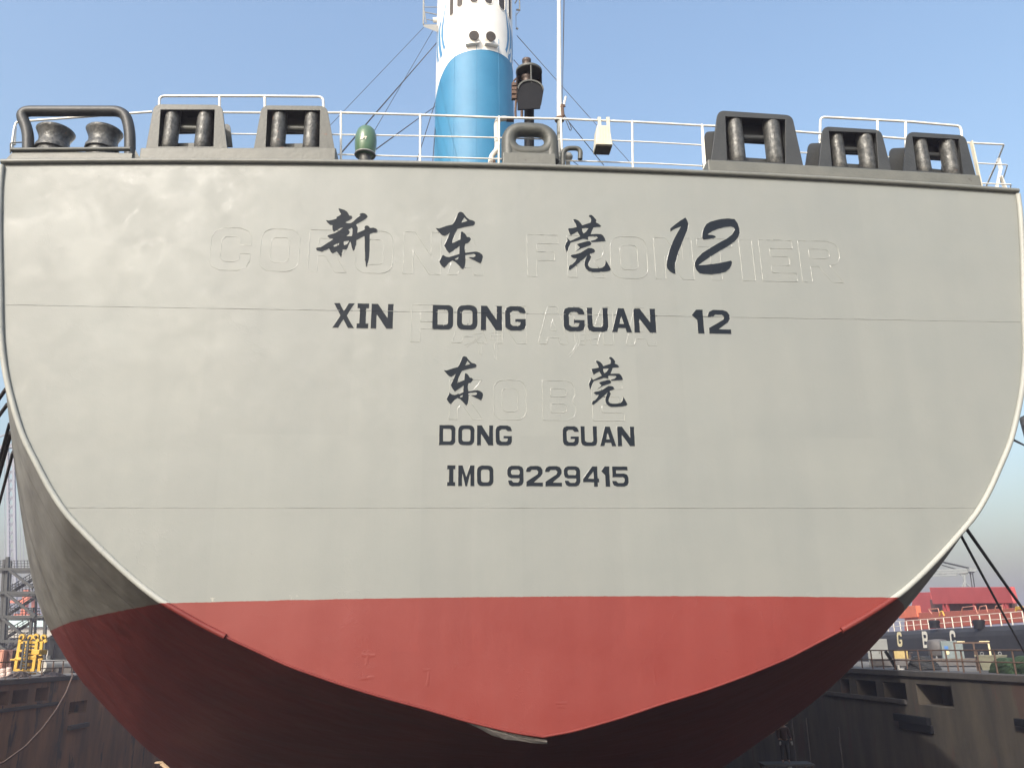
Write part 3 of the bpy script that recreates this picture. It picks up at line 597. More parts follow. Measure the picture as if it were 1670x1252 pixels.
# old painted-over names: only their welded outlines stand proud of the plate
def ghost(name, rows, extra=None):
    for (ch, x0, x1, ya, yb) in rows:
        b_ = MB()
        for l in put_glyph(ch, x0, x1, ya, yb, False): bead(b_, l, 0.006, 0.005, gap=0.10)
        b_.build(name, ['bead', 'letter'], ship)
    for grp in (extra or []):
        b_ = MB()
        for pl in grp: bead(b_, [S(*p) for p in pl], 0.0045, 0.004, closed=False, gap=0.05)
        b_.build(name, ['bead', 'letter'], ship)
ghost('old_letter_outline', row('CORONAFRONTIER', [(343, 409), (424.6, 488), (504, 566), (580, 641), (658, 719), (730, 790), (860, 911), (925.5, 985), (996, 1055.6), (1068, 1130), (1138.5, 1196), (1208, 1229), (1240.5, 1296.5), (1305, 1371)], 371, 440, 394, 461))
shen = [[(772, 545), (790, 543), (776, 556), (760, 566)], [(785, 553), (786, 580), (783, 576)], [(780, 548), (781, 578)], [(787, 556), (793, 562)], [(800, 543), (818, 542), (818, 553), (800, 554), (800, 543)], [(800, 548), (818, 547)], [(806, 540), (807, 586), (810, 588), (812, 540)], [(757, 563), (770, 558), (777, 552)]]
hu = [[(938, 536), (942, 556), (934, 572), (925, 582)], [(944, 536), (946, 558), (938, 572), (929, 583)], [(946, 541), (976, 538), (982, 542), (976, 552), (946, 556)], [(948, 546), (974, 544)], [(930, 531), (985, 528)]]
ghost('old_letter_outline', row('PANAMA', [(670.5, 727), (737, 795), (806, 858), (876.6, 926.7), (937, 1000), (1019, 1069)], 497, 557.5, 501.5, 563.5), [shen, hu])
ghost('old_letter_outline', row('KOBE', [(733, 787.6), (805, 858.5), (885, 939), (966, 1017.5)], 618.7, 683.5, 621.6, 686))
for wv in (6.22, 2.445):
    b = MB(); lim = float(np.interp(wv, WW[::-1], UU[::-1])) - 0.1
    bead(b, [(-lim, wv), (lim, wv)], 0.006, 0.005, closed=False, step=0.12, gap=0.06)
    b.build('plate_seam', ['transom', 'letter'], ship)
for pls in ([(590, 1068), (612, 1068)], [(600, 1066), (598, 1084)], [(588, 1106), (610, 1104)], [(592, 1092), (596, 1106)], [(690, 1092), (702, 1092)], [(700, 1094), (697, 1118)], [(1066, 1090), (1069, 1118)], [(906, 1146), (924, 1146)], [(908, 1152), (922, 1152)]):
    b = MB(); bead(b, [S(*p) for p in pls], 0.03, 0.0022, closed=False, step=0.08); b.build('weld_scar', 'transom', ship)
b = MB()
# broken paint line along the lower hull
grid = {}
def on_hull(px, py, sd):
    u_, w_ = (uL, wL) if sd < 0 else (uR, wR)
    q = SHIP_O + np.multiply.outer(sd * u_, T) + SS[None, :, None] * A + w_[..., None] * np.array([0, 0, 1.0])
    z = q @ cfwd; x = 835 + F * (q @ cright) / z; y = 626 - F * (q @ cup) / z
    dd = (x - px) ** 2 + (y - py) ** 2; i, k = np.unravel_index(np.argmin(np.where(SS[None, :] < 40, dd, 1e9)), dd.shape)
    return np.array([sd * u_[i, k], SS[k], w_[i, k]])
chipm = mat('chipped_paint', (0.42, 0.27, 0.20), 0.8)
for sd, line in ((-1, [(107, 1066), (138, 1098), (178, 1126), (210, 1146), (240, 1164), (285, 1186)]), (1, [(1290, 1182), (1255, 1196), (1225, 1214)])):
    P3 = [on_hull(x, y, sd) for x, y in line]
    for a, c in zip(P3[:-1], P3[1:]):
        for t0, t1 in ((0.05, 0.3), (0.45, 0.6), (0.75, 0.95)):
            p, q = a + (c - a) * t0, a + (c - a) * t1; off = np.array([sd * 0.02, -0.02, -0.02]); b = MB(); b.tube([p + off, q + off], 0.012, 6); b.build('paint_chip', chipm, ship)

# ---- deck fittings: roller fairleads on two plinths
def fairlead(out4, win, rollers, sback=0.38, s0=0.10, name='roller_fairlead', bracket=None, fm='fit'):
    """out4: photo points BL, TL, TR, BR of the front frame; win: x0,y0,x1,y1 corner points TL, TR, BR, BL; rollers: list of (xtop,ytop,xbot,ybot,width)"""
    O4 = [S(*p, s0) for p in out4]; W4 = [S(*p, s0) for p in win]
    root = part_empty(name, ship)
    BL, TL, TR, BR = [Vector((a, 0, c)) for a, c in O4]; BL.z -= .05; BR.z -= .05
    poly = bend([BL, TL, TR, BR], 0.16, 5); outer = [(p.x, p.z) for p in poly]; hole = [tuple(p) for p in W4]
    b_ = MB(); b_.prism([outer, hole], s0, s0 + 0.045, put_t)
    # shell: sides and roof
    th = 0.045; inn = []
    c = Vector(((BL.x + BR.x) / 2, 0, BL.z))
    n_ = len(outer)
    for i in range(n_):
        a = np.array(outer[max(i - 1, 0)]); e = np.array(outer[min(i + 1, n_ - 1)]); t = e - a; t /= np.linalg.norm(t); inn.append((outer[i][0] + t[1] * th, outer[i][1] - t[0] * th))
    d0, d1 = s0 + 0.048, s0 + sback
    um = (BL.x + BR.x) / 2; tk_ = 0.19
    def bk(x, d): return x - math.copysign(min(tk_, abs(x - um) * .5), x - um) if d == d1 else x
    vs = [(bk(x, d), d, z) for (x, z) in outer for d in (d0, d1)] + [(bk(x, d), d, z) for (x, z) in inn for d in (d0, d1)]
    fs = []
    for i in range(n_ - 1):
        a = 2 * i; fs.append((a, a + 1, a + 3, a + 2)); o_ = 2 * n_; fs.append((o_ + a, o_ + a + 2, o_ + a + 3, o_ + a + 1))
    b_.add(vs, fs)
    # back frame with its own window and the horizontal guide bar
    hh_ = hole[0][1] - hole[3][1]; hole_b = [(hole[0][0] + .2, hole[0][1] - 0.34 * hh_), (hole[1][0] - .2, hole[1][1] - 0.34 * hh_), (hole[2][0] - .2, hole[2][1] + 0.34), (hole[3][0] + .2, hole[3][1] + 0.34)]
    outer_b = [(bk(x, d1), z) for x, z in outer]; b_.prism([outer_b, hole_b], s0 + sback, s0 + sback + 0.045, put_t)
    o = b_.build('fairlead_frame', fm, root); bevel(o, 0.008, 2, 35)
    wt = (hole[0][1] + hole[1][1]) / 2; wb = (hole[2][1] + hole[3][1]) / 2
    b_ = MB(); b_.tube([(hole[0][0] + 0.1, s0 + sback - 0.075, wt - 0.28 * (wt - wb)), (hole[1][0] - 0.1, s0 + sback - 0.075, wt - 0.28 * (wt - wb))], 0.07, 14); b_.build('guide_bar', fm, root)
    for (xt, yt, xb, yb, wd) in rollers:
        sr = s0 + 0.19
        pt = S3(xt, yt, sr); pb = S3(xb, yb, sr); rad = abs(S((xt + xb) / 2 + wd / 2, yb, sr)[0] - S((xt + xb) / 2 - wd / 2, yb, sr)[0]) / 2
        pb = (pb[0], pb[1], pb[2] - 0.2); uu = (pt[0] + pb[0]) / 2; h = pt[2] - pb[2] - 0.02
        b_ = MB(); b_.lathe([(rad * .9, 0), (rad, 0.012), (rad * 1.0, h * .3), (rad * .985, h * .6), (rad, h - 0.05), (rad * .99, h - 0.012), (rad * .9, h)], (uu, sr, pb[2]), 28); b_.build('roller', 'roller', root)
        b_ = MB()
        for aa in (-0.5, 0.9): b_.lathe([(0.011, 0), (0.011, 0.006)], (uu + rad * math.sin(aa), sr - rad * math.cos(aa), pb[2] + h - 0.05), 8, axis=(math.sin(aa), -math.cos(aa), 0))
        b_.build('bolt_hole', 'dark', root)
    if bracket:
        sb = s0 + sback + 0.12; P = [Vector((S(*p, sb)[0], 0, S(*p, sb)[1])) for p in bracket]
        Q = bend(P, 0.09, 4); b_ = MB(); b_.prism([[(p.x, p.z) for p in Q]], sb, sb + 0.04, put_t); b_.build('back_bracket', fm, root)
    return root
def plinth(px0, px1, name='fairlead_plinth', s0=0.06, s1=1.15, m='fitgrey'):
    (xa, ya), (xb, yb) = px0, px1
    ua, wa = S(xa, ya, s0); ub, wb = S(xb, yb, s0); b_ = MB()
    vs = []
    for u_, w_ in ((ua, wa), (ub, wb)):
        lo = 9.1
        vs += [(u_, s0, lo), (u_, s1, lo), (u_, s1, w_), (u_, s0, w_)]
    b_.add(vs, [(0, 1, 2, 3), (7, 6, 5, 4), (0, 4, 5, 1), (3, 2, 6, 7), (0, 3, 7, 4), (1, 5, 6, 2)])
    return bevel(b_.build(name, m, ship), 0.02, 2)
plinth((229, 241), (548, 241)); plinth((1154, 260), (1598, 285.5))
fairlead([(238, 239), (251, 170), (362, 171), (371, 239)], [(262, 179), (350, 179), (348, 239), (258, 239)], [(281, 180, 279, 239, 26), (332, 180, 334, 239, 26)], bracket=[(360, 239), (364, 202), (375, 203), (379, 239)])
fairlead([(414, 240), (427, 172), (533, 173), (546, 240)], [(436, 179), (522, 180), (521, 240), (433, 240)], [(455, 181, 455, 240, 25), (508, 182, 508, 240, 25)])
fairlead([(1159, 261), (1171, 180), (1292, 188), (1310, 268)], [(1183, 190), (1281, 195), (1281, 266), (1186, 261)], [(1199, 193, 1201, 262, 25), (1259, 197, 1262, 265, 27)], bracket=[(1146, 272), (1150, 215), (1200, 213), (1205, 272)], fm='fitd')
fairlead([(1335, 270), (1342, 206), (1437, 212), (1454, 277)], [(1352, 214), (1429, 217), (1433, 275), (1357, 271)], [(1364, 216, 1368, 271, 21), (1411, 219, 1413, 274, 25)], bracket=[(1313, 274), (1319, 234), (1365, 232), (1370, 274)], fm='fitd')
fairlead([(1473, 278), (1480, 215), (1574, 221), (1592, 288)], [(1488, 223), (1564, 227), (1571, 284), (1495, 278)], [(1501, 225, 1504, 279, 22), (1547, 229, 1548, 283, 25)], bracket=[(1448, 282), (1452, 242), (1500, 240), (1505, 282)], fm='fitd')
for (px, py) in ((1334, 241), (1466, 250)):
    b = MB(); p = S3(px, py, 1.02); b.lathe([(0.03, -0.03), (0.075, -0.02), (0.085, 0.0), (0.06, 0.03), (0.02, 0.05)], p, 14, axis=(0, -1, 0.2)); o = b.build('grease_cap', 'yellow', ship)
# ---- open chock with two flared rollers under a pipe bar, port corner
b = MB(); ua, wa = S(21, 243, 0.08); ub, wb = S(217, 241, 0.08); b.box((ua, 0.08, 9.2), (ub, 1.25, wa - 0.02)); o = b.build('roller_platform', 'fitgrey', ship)
b = MB(); b.tube([(ua - 0.02, 0.07, wa - 0.03), (ub - 0.04, 0.07, wb - 0.04)], 0.045, 10); b.build('platform_rim', 'fit', o)
b = MB(); b.prism([[(ua - 0.22, 9.25), (ua - 0.02, 9.25), (ua - 0.02, wa)]], 0.15, 0.2, put_t); b.build('gusset', 'fit', o); b = MB(); b.prism([[(ub + 0.02, 9.25), (ub + 0.3, 9.25), (ub + 0.02, wb)]], 0.15, 0.2, put_t); b.build('gusset', 'fit', o)
for (x, y, rr) in ((87, 240, 0.37), (167, 240, 0.36)):
    p = S3(x, y, 0.55); h = S(x, 213, 0.55)[1] - p[2]
    b = MB(); b.lathe([(rr * .92, -0.08), (rr * .90, 0.0), (rr * .84, h * .08), (rr * .79, h * .22), (rr * .78, h * .45), (rr * .82, h * .62), (rr * .93, h * .84), (rr, h * .97), (rr * .97, h), (0.02, h + 0.02)], (p[0], p[1], p[2] - 0.03), 32)
    b.lathe([(rr * .8, wa - p[2] - .02), (rr * .8, -0.111)], (p[0], p[1], p[2]), 24)
    b.build('flared_roller', 'roller', o)
s_ = 0.42
pts = [S3(46, 246, s_), S3(47, 214, s_), S3(30, 181, s_ - 0.1), S3(60, 181.5, s_), S3(180, 181.5, s_), S3(208, 182, s_), S3(211, 215, s_), S3(212, 252, s_)]
b = MB(); b.tube(bend([S3(46, 248, s_), S3(46, 213, s_), S3(31, 181.5, s_), S3(203, 181.5, s_), S3(212, 212, s_), S3(212, 256, s_)], 0.34, 9), 0.112, 18); b.build('guard_pipe', 'fitd', ship)

# ---- panama chock on the centreline
PC = 0.14
b = MB(); (ua, wa), (ub, wb) = S(820, 248, PC), S(906, 250, PC); b.box((ua, PC, 9.3), (ub, PC + 0.55, wa)); o = b.build('chock_plinth', 'fitgrey', ship); bevel(o, 0.02)
uc, wc = S(864.5, 231, PC + 0.2); hw = (S(888, 231, PC)[0] - S(841, 231, PC)[0]) / 2; hh = (S(864, 224, PC)[1] - S(864, 243, PC)[1]) / 2
rad = 0.155
def stadium(hx, hz, k=12):
    out = []
    for (cx, a0) in ((hx - hz, -90), (-(hx - hz), 90)):
        for i in range(k + 1):
            t = math.radians(a0 + 180 * i / k); out.append((cx + hz * math.cos(t), hz * math.sin(t)))
    return out
b = MB(); ring = stadium(hw + rad * .98, hh + rad * .95); b.tube([(uc + x, PC + 0.24, wc + 0.02 + z) for x, z in ring], rad, 16, closed=True)
b.build('panama_chock', 'fit', o)
b = MB()
for sx in (-1, 1):
    x = uc + sx * (hw + rad * .98); b.tube([(x, PC + 0.24, wc), (x, PC + 0.24, wa - 0.05)], [rad, rad * 1.02], 16)
b.box((uc - hw - rad, PC + .10, wa - .05), (uc + hw + rad, PC + .38, wc - hh - rad * .35)); b.build('chock_foot', 'fit', o)

# ---- stern rails
RS = 0.62
def pl(pts, s=RS): return [S3(x, y, s) for x, y in pts]
rail = MB(); rail.tube(pl([(529, 184), (555, 184), (685, 187.5), (810, 192), (912, 194), (1035, 199), (1145, 205), (1170, 206)]), 0.024, 8)
stern = rail.build('stern_railing', 'white', ship)
for nm, runs, r in (('top_rail', [[(362, 183.5), (425, 184)], [(1294, 214.5), (1340, 218)], [(1436, 223.5), (1482, 227)]], .024), ('middle_rail', [[(370, 218.5), (420, 219)], [(541, 219.5), (690, 222), (819, 225), (912, 228), (998, 229.5), (1060, 232), (1164, 238)], [(1303, 249), (1337, 250.5)], [(1447, 256), (1478, 258)]], 0.016), ('lower_rail', [[(551, 252), (690, 256), (819, 259.5), (917, 262), (1060, 266.5), (1147, 271)]], 0.016)):
    for pts in runs:
        b = MB(); b.tube(pl(pts), r, 8); b.build(nm, 'white', stern)
for (xt, yt, xb, yb) in ((556, 182, 556, 262), (685.5, 186, 685, 266), (814, 190, 813.5, 269), (914.5, 193, 917, 272), (1031, 197, 1032, 274), (1144.5, 203, 1148, 280)):
    b = MB(); b.tube(pl([(xt, yt), (xb, yb)]), 0.024, 8); b.build('rail_post', 'white', stern)
b = MB(); b.beam(S3(1145, 204, RS - .05), S3(1151, 279, RS - .05), 0.05, 0.03); b.build('rail_stay', 'white', stern)
def guard(path, posts, s=0.75):
    b_ = MB(); b_.tube(bend(pl(path, s), 0.12, 5), 0.028, 8); g_ = b_.build('guard_railing', 'white', ship)
    for x, y0, y1 in posts:
        b_ = MB(); b_.tube(pl([(x, y0), (x, y1)], s), 0.028, 8); b_.build('rail_post', 'white', g_)
guard([(259, 240), (260, 157), (430, 157), (527, 158), (530, 242)], [(358, 157, 240), (432, 157, 240)])
guard([(1336, 270), (1338, 191), (1480, 198.5), (1567, 206), (1574, 288)], [(1431, 196, 275), (1477, 198.5, 280)])
# port corner rails
b = MB(); b.tube(bend(pl([(24, 236), (25, 199), (248, 182.5)], 1.3), 0.1, 4), 0.026, 8); pr = b.build('corner_railing', 'white', ship)
b = MB(); b.beam(S3(25, 207, 1.28), S3(19, 246, 1.28), 0.10, 0.025); b.build('rail_stanchion', 'white', pr)
b = MB(); b.tube(bend(pl([(17, 250), (17, 233), (40, 232)], 1.1), 0.05, 3), 0.014, 6); b.build('lower_rail', 'fit', pr)
# starboard corner rails
b = MB(); b.tube(bend([S3(1577, 233, RS), S3(1637, 236, RS), S3(1627, 262, 2.4), S3(1606, 309, 3.4)], 0.06, 3), 0.022, 8); pr = b.build('corner_railing', 'white', ship)
for pts in ([(1590, 266, RS), (1643, 269, RS), (1636, 292, 1.8)], [(1597, 299, RS), (1649, 301, RS), (1647, 309, 1.2)]):
    b = MB(); b.tube(bend([S3(*p) for p in pts], 0.05, 3), 0.015, 6); b.build('middle_rail', 'white', pr)
b = MB(); b.beam(S3(1584, 231, RS - 0.06), S3(1600, 306, RS - 0.06), 0.09, 0.03); b.build('rail_stanchion', 'cream', pr)
for a, c in (((1628, 259), (1632, 276)), ((1632, 275), (1624, 312)), ((1632, 288), (1641, 312))):
    b = MB(); b.beam(S3(*a, 0.9), S3(*c, 0.9), 0.10, 0.025); b.build('rail_stanchion', 'white', pr)

# ---- green tank air vent with the letters APT
p = S3(595, 262, 0.6); k = (S(613, 235, 0.6)[0] - S(577, 235, 0.6)[0]) / 2; h = S(595, 208, 0.6)[1] - p[2]
b = MB(); b.lathe([(k * .5, h * .12), (k * .58, h * .14), (k * .80, h * .16), (k * .90, h * .22), (k * .985, h * .42), (k, h * .58), (k * .95, h * .74), (k * .80, h * .89), (k * .56, h * .97), (k * .25, h * 1.0), (0.01, h * 1.005)], p, 36); av = b.build('tank_vent', 'green', ship)
b = MB(); b.lathe([(k * .55, -0.3), (k * .55, h * .13)], p, 20); b.build('vent_pipe', 'roller', av)
b = MB(); b.tube([(p[0] + k * .88 * math.cos(t), p[1] + k * .88 * math.sin(t), p[2] + h * .17) for t in np.linspace(0, 2 * math.pi, 33)[:-1]], 0.022, 8, closed=True); b.build('vent_collar', 'grey', av)
b = MB()
for ch, x0, x1 in (('A', 587.5, 590.6), ('P', 591.4, 594.2), ('T', 594.8, 598.2)):
    u0, w1 = S(x0, 222.5, 0.6 - k); u1, w0 = S(x1, 227.5, 0.6 - k)
    def putc(a, c, d, u0=u0, u1=u1): 
        x = a; r_ = k * .985 + d; y = p[1] - math.sqrt(max(1e-4, r_ * r_ - (x - p[0]) ** 2)); return (x, y, c)
    b.prism([[(u0 + (u1 - u0) * a, w0 + (w1 - w0) * c) for a, c in l] for l in glyph(ch)], 0.014, 0.0, putc, back=False)
b.build('vent_lettering', 'wletter', av)

# ---- stern lamp column
sl = 1.5
root = part_empty('stern_lamp', ship)
b = MB(); b.tube([S3(863, 250, sl), S3(863, 150, sl)], 0.115, 14); b.build('lamp_post', 'black', root)
cx, cw = S(864, 186, sl); rr = (S(886, 150, sl)[0] - S(844, 150, sl)[0]) / 2
wl0 = S(864, 145, sl)[1]; wl1 = S(864, 119, sl)[1]; wbot = S(864, 177, sl)[1]
sf = sl - 0.30
ptop = S(866, 131, sf)[1]; pside = S(866, 146, sf)[1]
arc_ = [(cx + rr * math.cos(t), pside + (ptop - pside) * math.sin(t)) for t in np.linspace(0, math.pi, 21)]
xl_, zl_ = S(844, 179, sf); xr_, zr_ = S(881, 176.5, sf)
b = MB(); b.prism([[(xl_, zl_), (xr_, zr_)] + arc_], sf, sf + 0.04, put_t); bevel(b.build('lamp_screen', 'black', root), 0.006)
b = MB(); vs = []
for x, z in arc_: vs += [(x, sf - .03, z), (x, sf + .55, z), (cx + (x - cx) * .92, sf + .55, z - .035), (cx + (x - cx) * .92, sf - .03, z - .035)]
b.add(vs, [(4 * i + q, 4 * i + (q + 1) % 4, 4 * i + 4 + (q + 1) % 4, 4 * i + 4 + q) for i in range(20) for q in range(4)]); b.build('lamp_hood', 'fit', root)
vs = []; k_ = 20; back = MB()
for i in range(k_ + 1):
    t = math.radians(-20 + 220 * i / k_); vs += [(cx + rr * math.cos(t), sl + rr * math.sin(t), ptop - .05), (cx + rr * math.cos(t), sl + rr * math.sin(t), wl1 - 0.02)]
back.add(vs, [(2 * i, 2 * i + 2, 2 * i + 3, 2 * i + 1) for i in range(k_)], 0, True); back.build('lamp_shield', 'black', root)
b = MB(); b.lathe([(rr, 0), (rr * 1.03, 0.01), (rr * 1.03, 0.06), (rr, .07)], (cx, sl, wl1 - 0.02), 32); b.build('lamp_deck', 'fit', root)
wl0 = ptop - .02; wl1 = wl1 + .16
for wz, sc in ((wl0 + 0.05, 1.0), (wl1 - 0.1, 0.85)):
    b = MB(); b.lathe([(rr * .42 * sc, 0), (rr * .42 * sc, 0.05), (rr * .36 * sc, 0.07), (rr * .36 * sc, 0.22), (rr * .42 * sc, 0.24), (rr * .42 * sc, 0.30), (rr * .22 * sc, 0.34)], (cx - 0.05, sl, wz), 20); b.build('lantern', 'copper', root)
b = MB(); b.tube([(cx + 0.02, sl - rr * .95, wl0 - 0.05), (cx + 0.02, sl - rr * .95, wl1 - 0.18)], 0.02, 6); b.build('screen_stay', 'fit', root)
b = MB()
b.tube(pl([(843.5, 128), (842, 150), (840.5, 183), (841, 192)], sl), 0.03, 6); b.tube(pl([(846, 124), (838, 132), (836, 146), (841, 156)], sl), 0.02, 6); b.tube(pl([(851, 176), (851, 192)], sl), 0.035, 6)
for y in (139, 146, 152, 160): q = S3(838.5, y, sl); b.box((q[0] - .06, sl - .05, q[2] - .04), (q[0] + .05, sl + .05, q[2] + .04))
b.build('lamp_bracket', 'rustrail', root)

# ---- flag pole with halyard and cleat
b = MB(); b.tube([S3(913, 272, 0.9), S3(912.5, 194, 0.9)], 0.062, 14); fp = b.build('flag_pole', 'edge', ship)
b = MB(); b.tube([S3(912.5, 194.5, 0.9), S3(912, 150, 0.9), S3(911.5, -40, 0.9)], [0.06, 0.055, 0.04], 14); b.build('upper_pole', 'white', fp)
b = MB(); b.tube([S3(917, 172, 0.9), S3(921, -30, 0.9)], 0.007, 5); b.tube([S3(917, 174, 0.9), S3(919.5, -30, 0.9)], 0.006, 5)
pts = [S3(918, 185, 0.85), S3(921, 188, 0.85), S3(923, 197, 0.85), S3(927, 207, 0.85), S3(929, 212, 0.85), S3(931, 213, 0.85), S3(932, 210, 0.85), S3(928, 200, 0.85), S3(923, 192, 0.85), S3(919, 186, 0.85)]
b.tube(pts, 0.01, 5); b.build('halyard', 'wire', fp)
b = MB(); b.tube([S3(916.5, 171, 0.85), S3(918.5, 190, 0.85)], 0.035, 8); b.tube([S3(914, 175, 0.86), S3(922, 173, 0.84)], 0.025, 6); b.build('cleat', 'rustrail', fp)
b = MB(); b.tube([S3(919.5, 171, 0.85), S3(922.8, 158, 0.85)], 0.026, 8); b.build('pole_pin', 'white', fp)
b = MB(); b.lathe([(0.09, 0), (0.11, 0.02), (0.11, 0.07), (0.09, 0.09)], S3(912.5, 198, 0.9), 14); b.build('pole_clamp', 'rustrail', fp)

# ---- gooseneck vent and small mushroom vent beside it
g_ = 0.45
b = MB(); b.tube(bend([S3(918, 270, g_), S3(918, 242, g_), S3(947, 242, g_), S3(946, 260, g_)], 0.30, 9), 0.052, 14); b.build('gooseneck_vent', 'fit', ship)
b = MB(); q = S3(926, 262, 0.9); b.lathe([(0.05, -0.3), (0.05, 0.02), (0.10, 0.04), (0.115, 0.10), (0.08, 0.17), (0.02, 0.19)], q, 18); b.build('mushroom_vent', 'grey', ship)

# ---- funnel
FS, FU, FR = 18.0, -0.70, 1.81
def on_funnel(px, py):
    """photo point -> (angle, height) on the funnel's side; angle 0 faces aft, + to starboard"""
    d = ray(px, py); o2 = -SHIP_O; ox, oy = float(o2 @ T) - FU, float(o2 @ A) - FS; dx, dy = float(d @ T), float(d @ A)
    a_ = dx * dx + dy * dy; b_ = ox * dx + oy * dy; c_ = ox * ox + oy * oy - FR * FR; D_ = b_ * b_ - a_ * c_
    t = (-b_ - math.sqrt(D_)) / a_ if D_ > 0 else -b_ / a_
    x, y = ox + t * dx, oy + t * dy
    return math.atan2(x, -y), t * float(d[2])
def fpt(th, w, r=FR): return (FU + r * math.sin(th), FS - r * math.cos(th), w)
root = part_empty('funnel', ship)
seg = 72; FW0, FW1 = 9.1, 33.5
b = MB(); vs = []; lv = np.linspace(FW0, FW1, 25)
for w in lv: vs += [fpt(2 * math.pi * k / seg, w) for k in range(seg)]
b.add(vs, [(i * seg + k, i * seg + (k + 1) % seg, (i + 1) * seg + (k + 1) % seg, (i + 1) * seg + k) for i in range(24) for k in range(seg)], 0, True)
b.add([fpt(2 * math.pi * k / seg, FW1) for k in range(seg)], [tuple(range(seg))]); b.build('funnel_casing', 'funnelw', root)
bl = [on_funnel(x, y) for x, y in [(711.5, 158), (716, 136), (726, 111), (734, 99), (749, 88), (766, 83), (784, 81), (802, 83), (817, 88.5), (829, 97), (835, 108), (837.5, 121)]]
bl = sorted(bl); b = MB(); ths = np.linspace(bl[0][0] - 1.2, bl[-1][0] + 1.2, 90)
ba = np.array(bl); wtop = np.interp(ths, ba[:, 0], ba[:, 1])
wtop = np.convolve(np.pad(wtop, 2, mode='edge'), [.1, .2, .4, .2, .1], 'valid')
vs = []; 
for t, w in zip(ths, wtop):
    for f in np.linspace(0, 1, 9): vs.append(fpt(t, FW0 + 0.05 + (w - FW0 - 0.05) * f, FR + 0.005))
b.add(vs, [(9 * i + j, 9 * i + 9 + j, 9 * i + 10 + j, 9 * i + 1 + j) for i in range(89) for j in range(8)], 0, True); b.build('blue_band', 'blue', root)
b = MB()
for Rr_, Ll_ in (([(729, 0), (725, 26), (723, 46), (723, 63), (725, 74), (726.5, 77)], [(727, 5), (724, 24), (720.5, 43), (719.5, 59), (721.5, 74), (724, 83)]), ([(723, 22), (720, 34), (718, 52), (719, 74), (721, 86), (722, 89)], [(721, 28), (717.5, 40), (715.3, 56), (715.2, 74), (716.8, 88), (718.8, 97)]), ([(716.8, 42), (714.4, 56), (714, 66), (714, 80), (714.8, 92), (716, 99)], [(715.8, 45), (713.3, 58), (712.5, 68), (712.4, 80), (712.6, 92), (714.2, 104)])):
    RR = [on_funnel(*q) for q in Rr_]; LL = [on_funnel(*q) for q in Ll_]
    for mir in (1, -1):
        b = MB()
        vs = [];
        for (t, w), (t2, w2) in zip(RR, LL): vs += [fpt(mir * t, w, FR + 0.006), fpt(mir * t2, w2, FR + 0.006)]
        b.add(vs, [((2 * i, 2 * i + 1, 2 * i + 3, 2 * i + 2) if mir > 0 else (2 * i + 2, 2 * i + 3, 2 * i + 1, 2 * i)) for i in range(len(RR) - 1)], 0, True)
        b.build('funnel_stripe', 'swoosh', root)
for th in (-0.55, 0.02, 0.62):
    b = MB(); b.tube([fpt(th, FW0 + .1, FR + .004), fpt(th, 27.2 if abs(th) < .3 else 26.6, FR + .004)], 0.012, 6); b.build('funnel_seam', 'blue', root)
# louvre openings round the top: each a framed dark slot with a rounded foot
for (xa, xb, yb) in ((733.5, 740, 26), (745.5, 755, 12), (766.5, 779.5, 5.5), (790, 803, 7), (813, 823, 16), (828.5, 833, 31)):
    t0 = on_funnel(xa, max(1, yb - 8))[0]; t1 = on_funnel(xb, max(1, yb - 8))[0]; wb = on_funnel((xa + xb) / 2, yb)[1]; wt = 32.6; rd = (t1 - t0) / 2
    prof = [(t0, wt), (t0, wb + rd * FR)] + [((t0 + t1) / 2 - rd * math.cos(a), wb + rd * FR - rd * FR * math.sin(a)) for a in np.linspace(0.2, math.pi - 0.2, 9)] + [(t1, wb + rd * FR), (t1, wt)]
    b = MB(); b.prism([prof], 0.012, 0.002, lambda a, c, d: fpt(a, c, FR + d), back=False); b.build('funnel_opening', 'dark', root)
    b = MB(); b.tube([fpt(t, w, FR + 0.012) for t, w in prof], 0.018, 6); b.build('opening_rim', 'funnelw', root)
for (x, y) in ((773, 60.5), (798, 61.5)):
    th, w = on_funnel(x, y + 3); c = fpt(th, w, FR - 0.05); ax = Vector((math.sin(th) * .6, -math.cos(th), -0.22)).normalized()
    q = Vector(c); b = MB(); b.tube([q, q + ax * 0.36], 0.225, 24, caps=False); b.tube([q + ax * 0.36, q + ax * 0.1], 0.20, 24, caps=False)
    b.lathe([(0.225, 0), (0.225, 0.004), (0.2, 0.005)], q + ax * 0.55, 24, axis=ax) if False else None
    vs = []
    for k_ in range(24):
        pass
    o = b.build('exhaust_outlet', 'funnelw', root)
    b = MB(); b.lathe([(0.2, 0), (0.2, 0.01)], q + ax * 0.24, 20, axis=ax); b.lathe([(0.222, 0), (0.232, 0.02), (0.21, 0.03)], q + ax * 0.34, 24, axis=ax); b.build('outlet_mouth', 'dark', root)
for (xa, ya, xb, yb) in ((760, 77, 781, 74.5), (790, 74.5, 810, 78.5)):
    t0, w0 = on_funnel(xa, ya); t1, w1 = on_funnel(xb, yb); b = MB(); vs = []
    for f in np.linspace(0, 1, 7):
        t = t0 + (t1 - t0) * f; w = w0 + (w1 - w0) * f
        vs += [fpt(t, w, FR), fpt(t, w + 0.06, FR), fpt(t, w + 0.06, FR + 0.2), fpt(t, w, FR + 0.2)]
    fs = [(4 * i + q, 4 * i + (q + 1) % 4, 4 * i + 4 + (q + 1) % 4, 4 * i + 4 + q) for i in range(6) for q in range(4)] + [(0, 1, 2, 3), (27, 26, 25, 24)]
    b.add(vs, fs); b.build('funnel_step', 'funnelw', root)
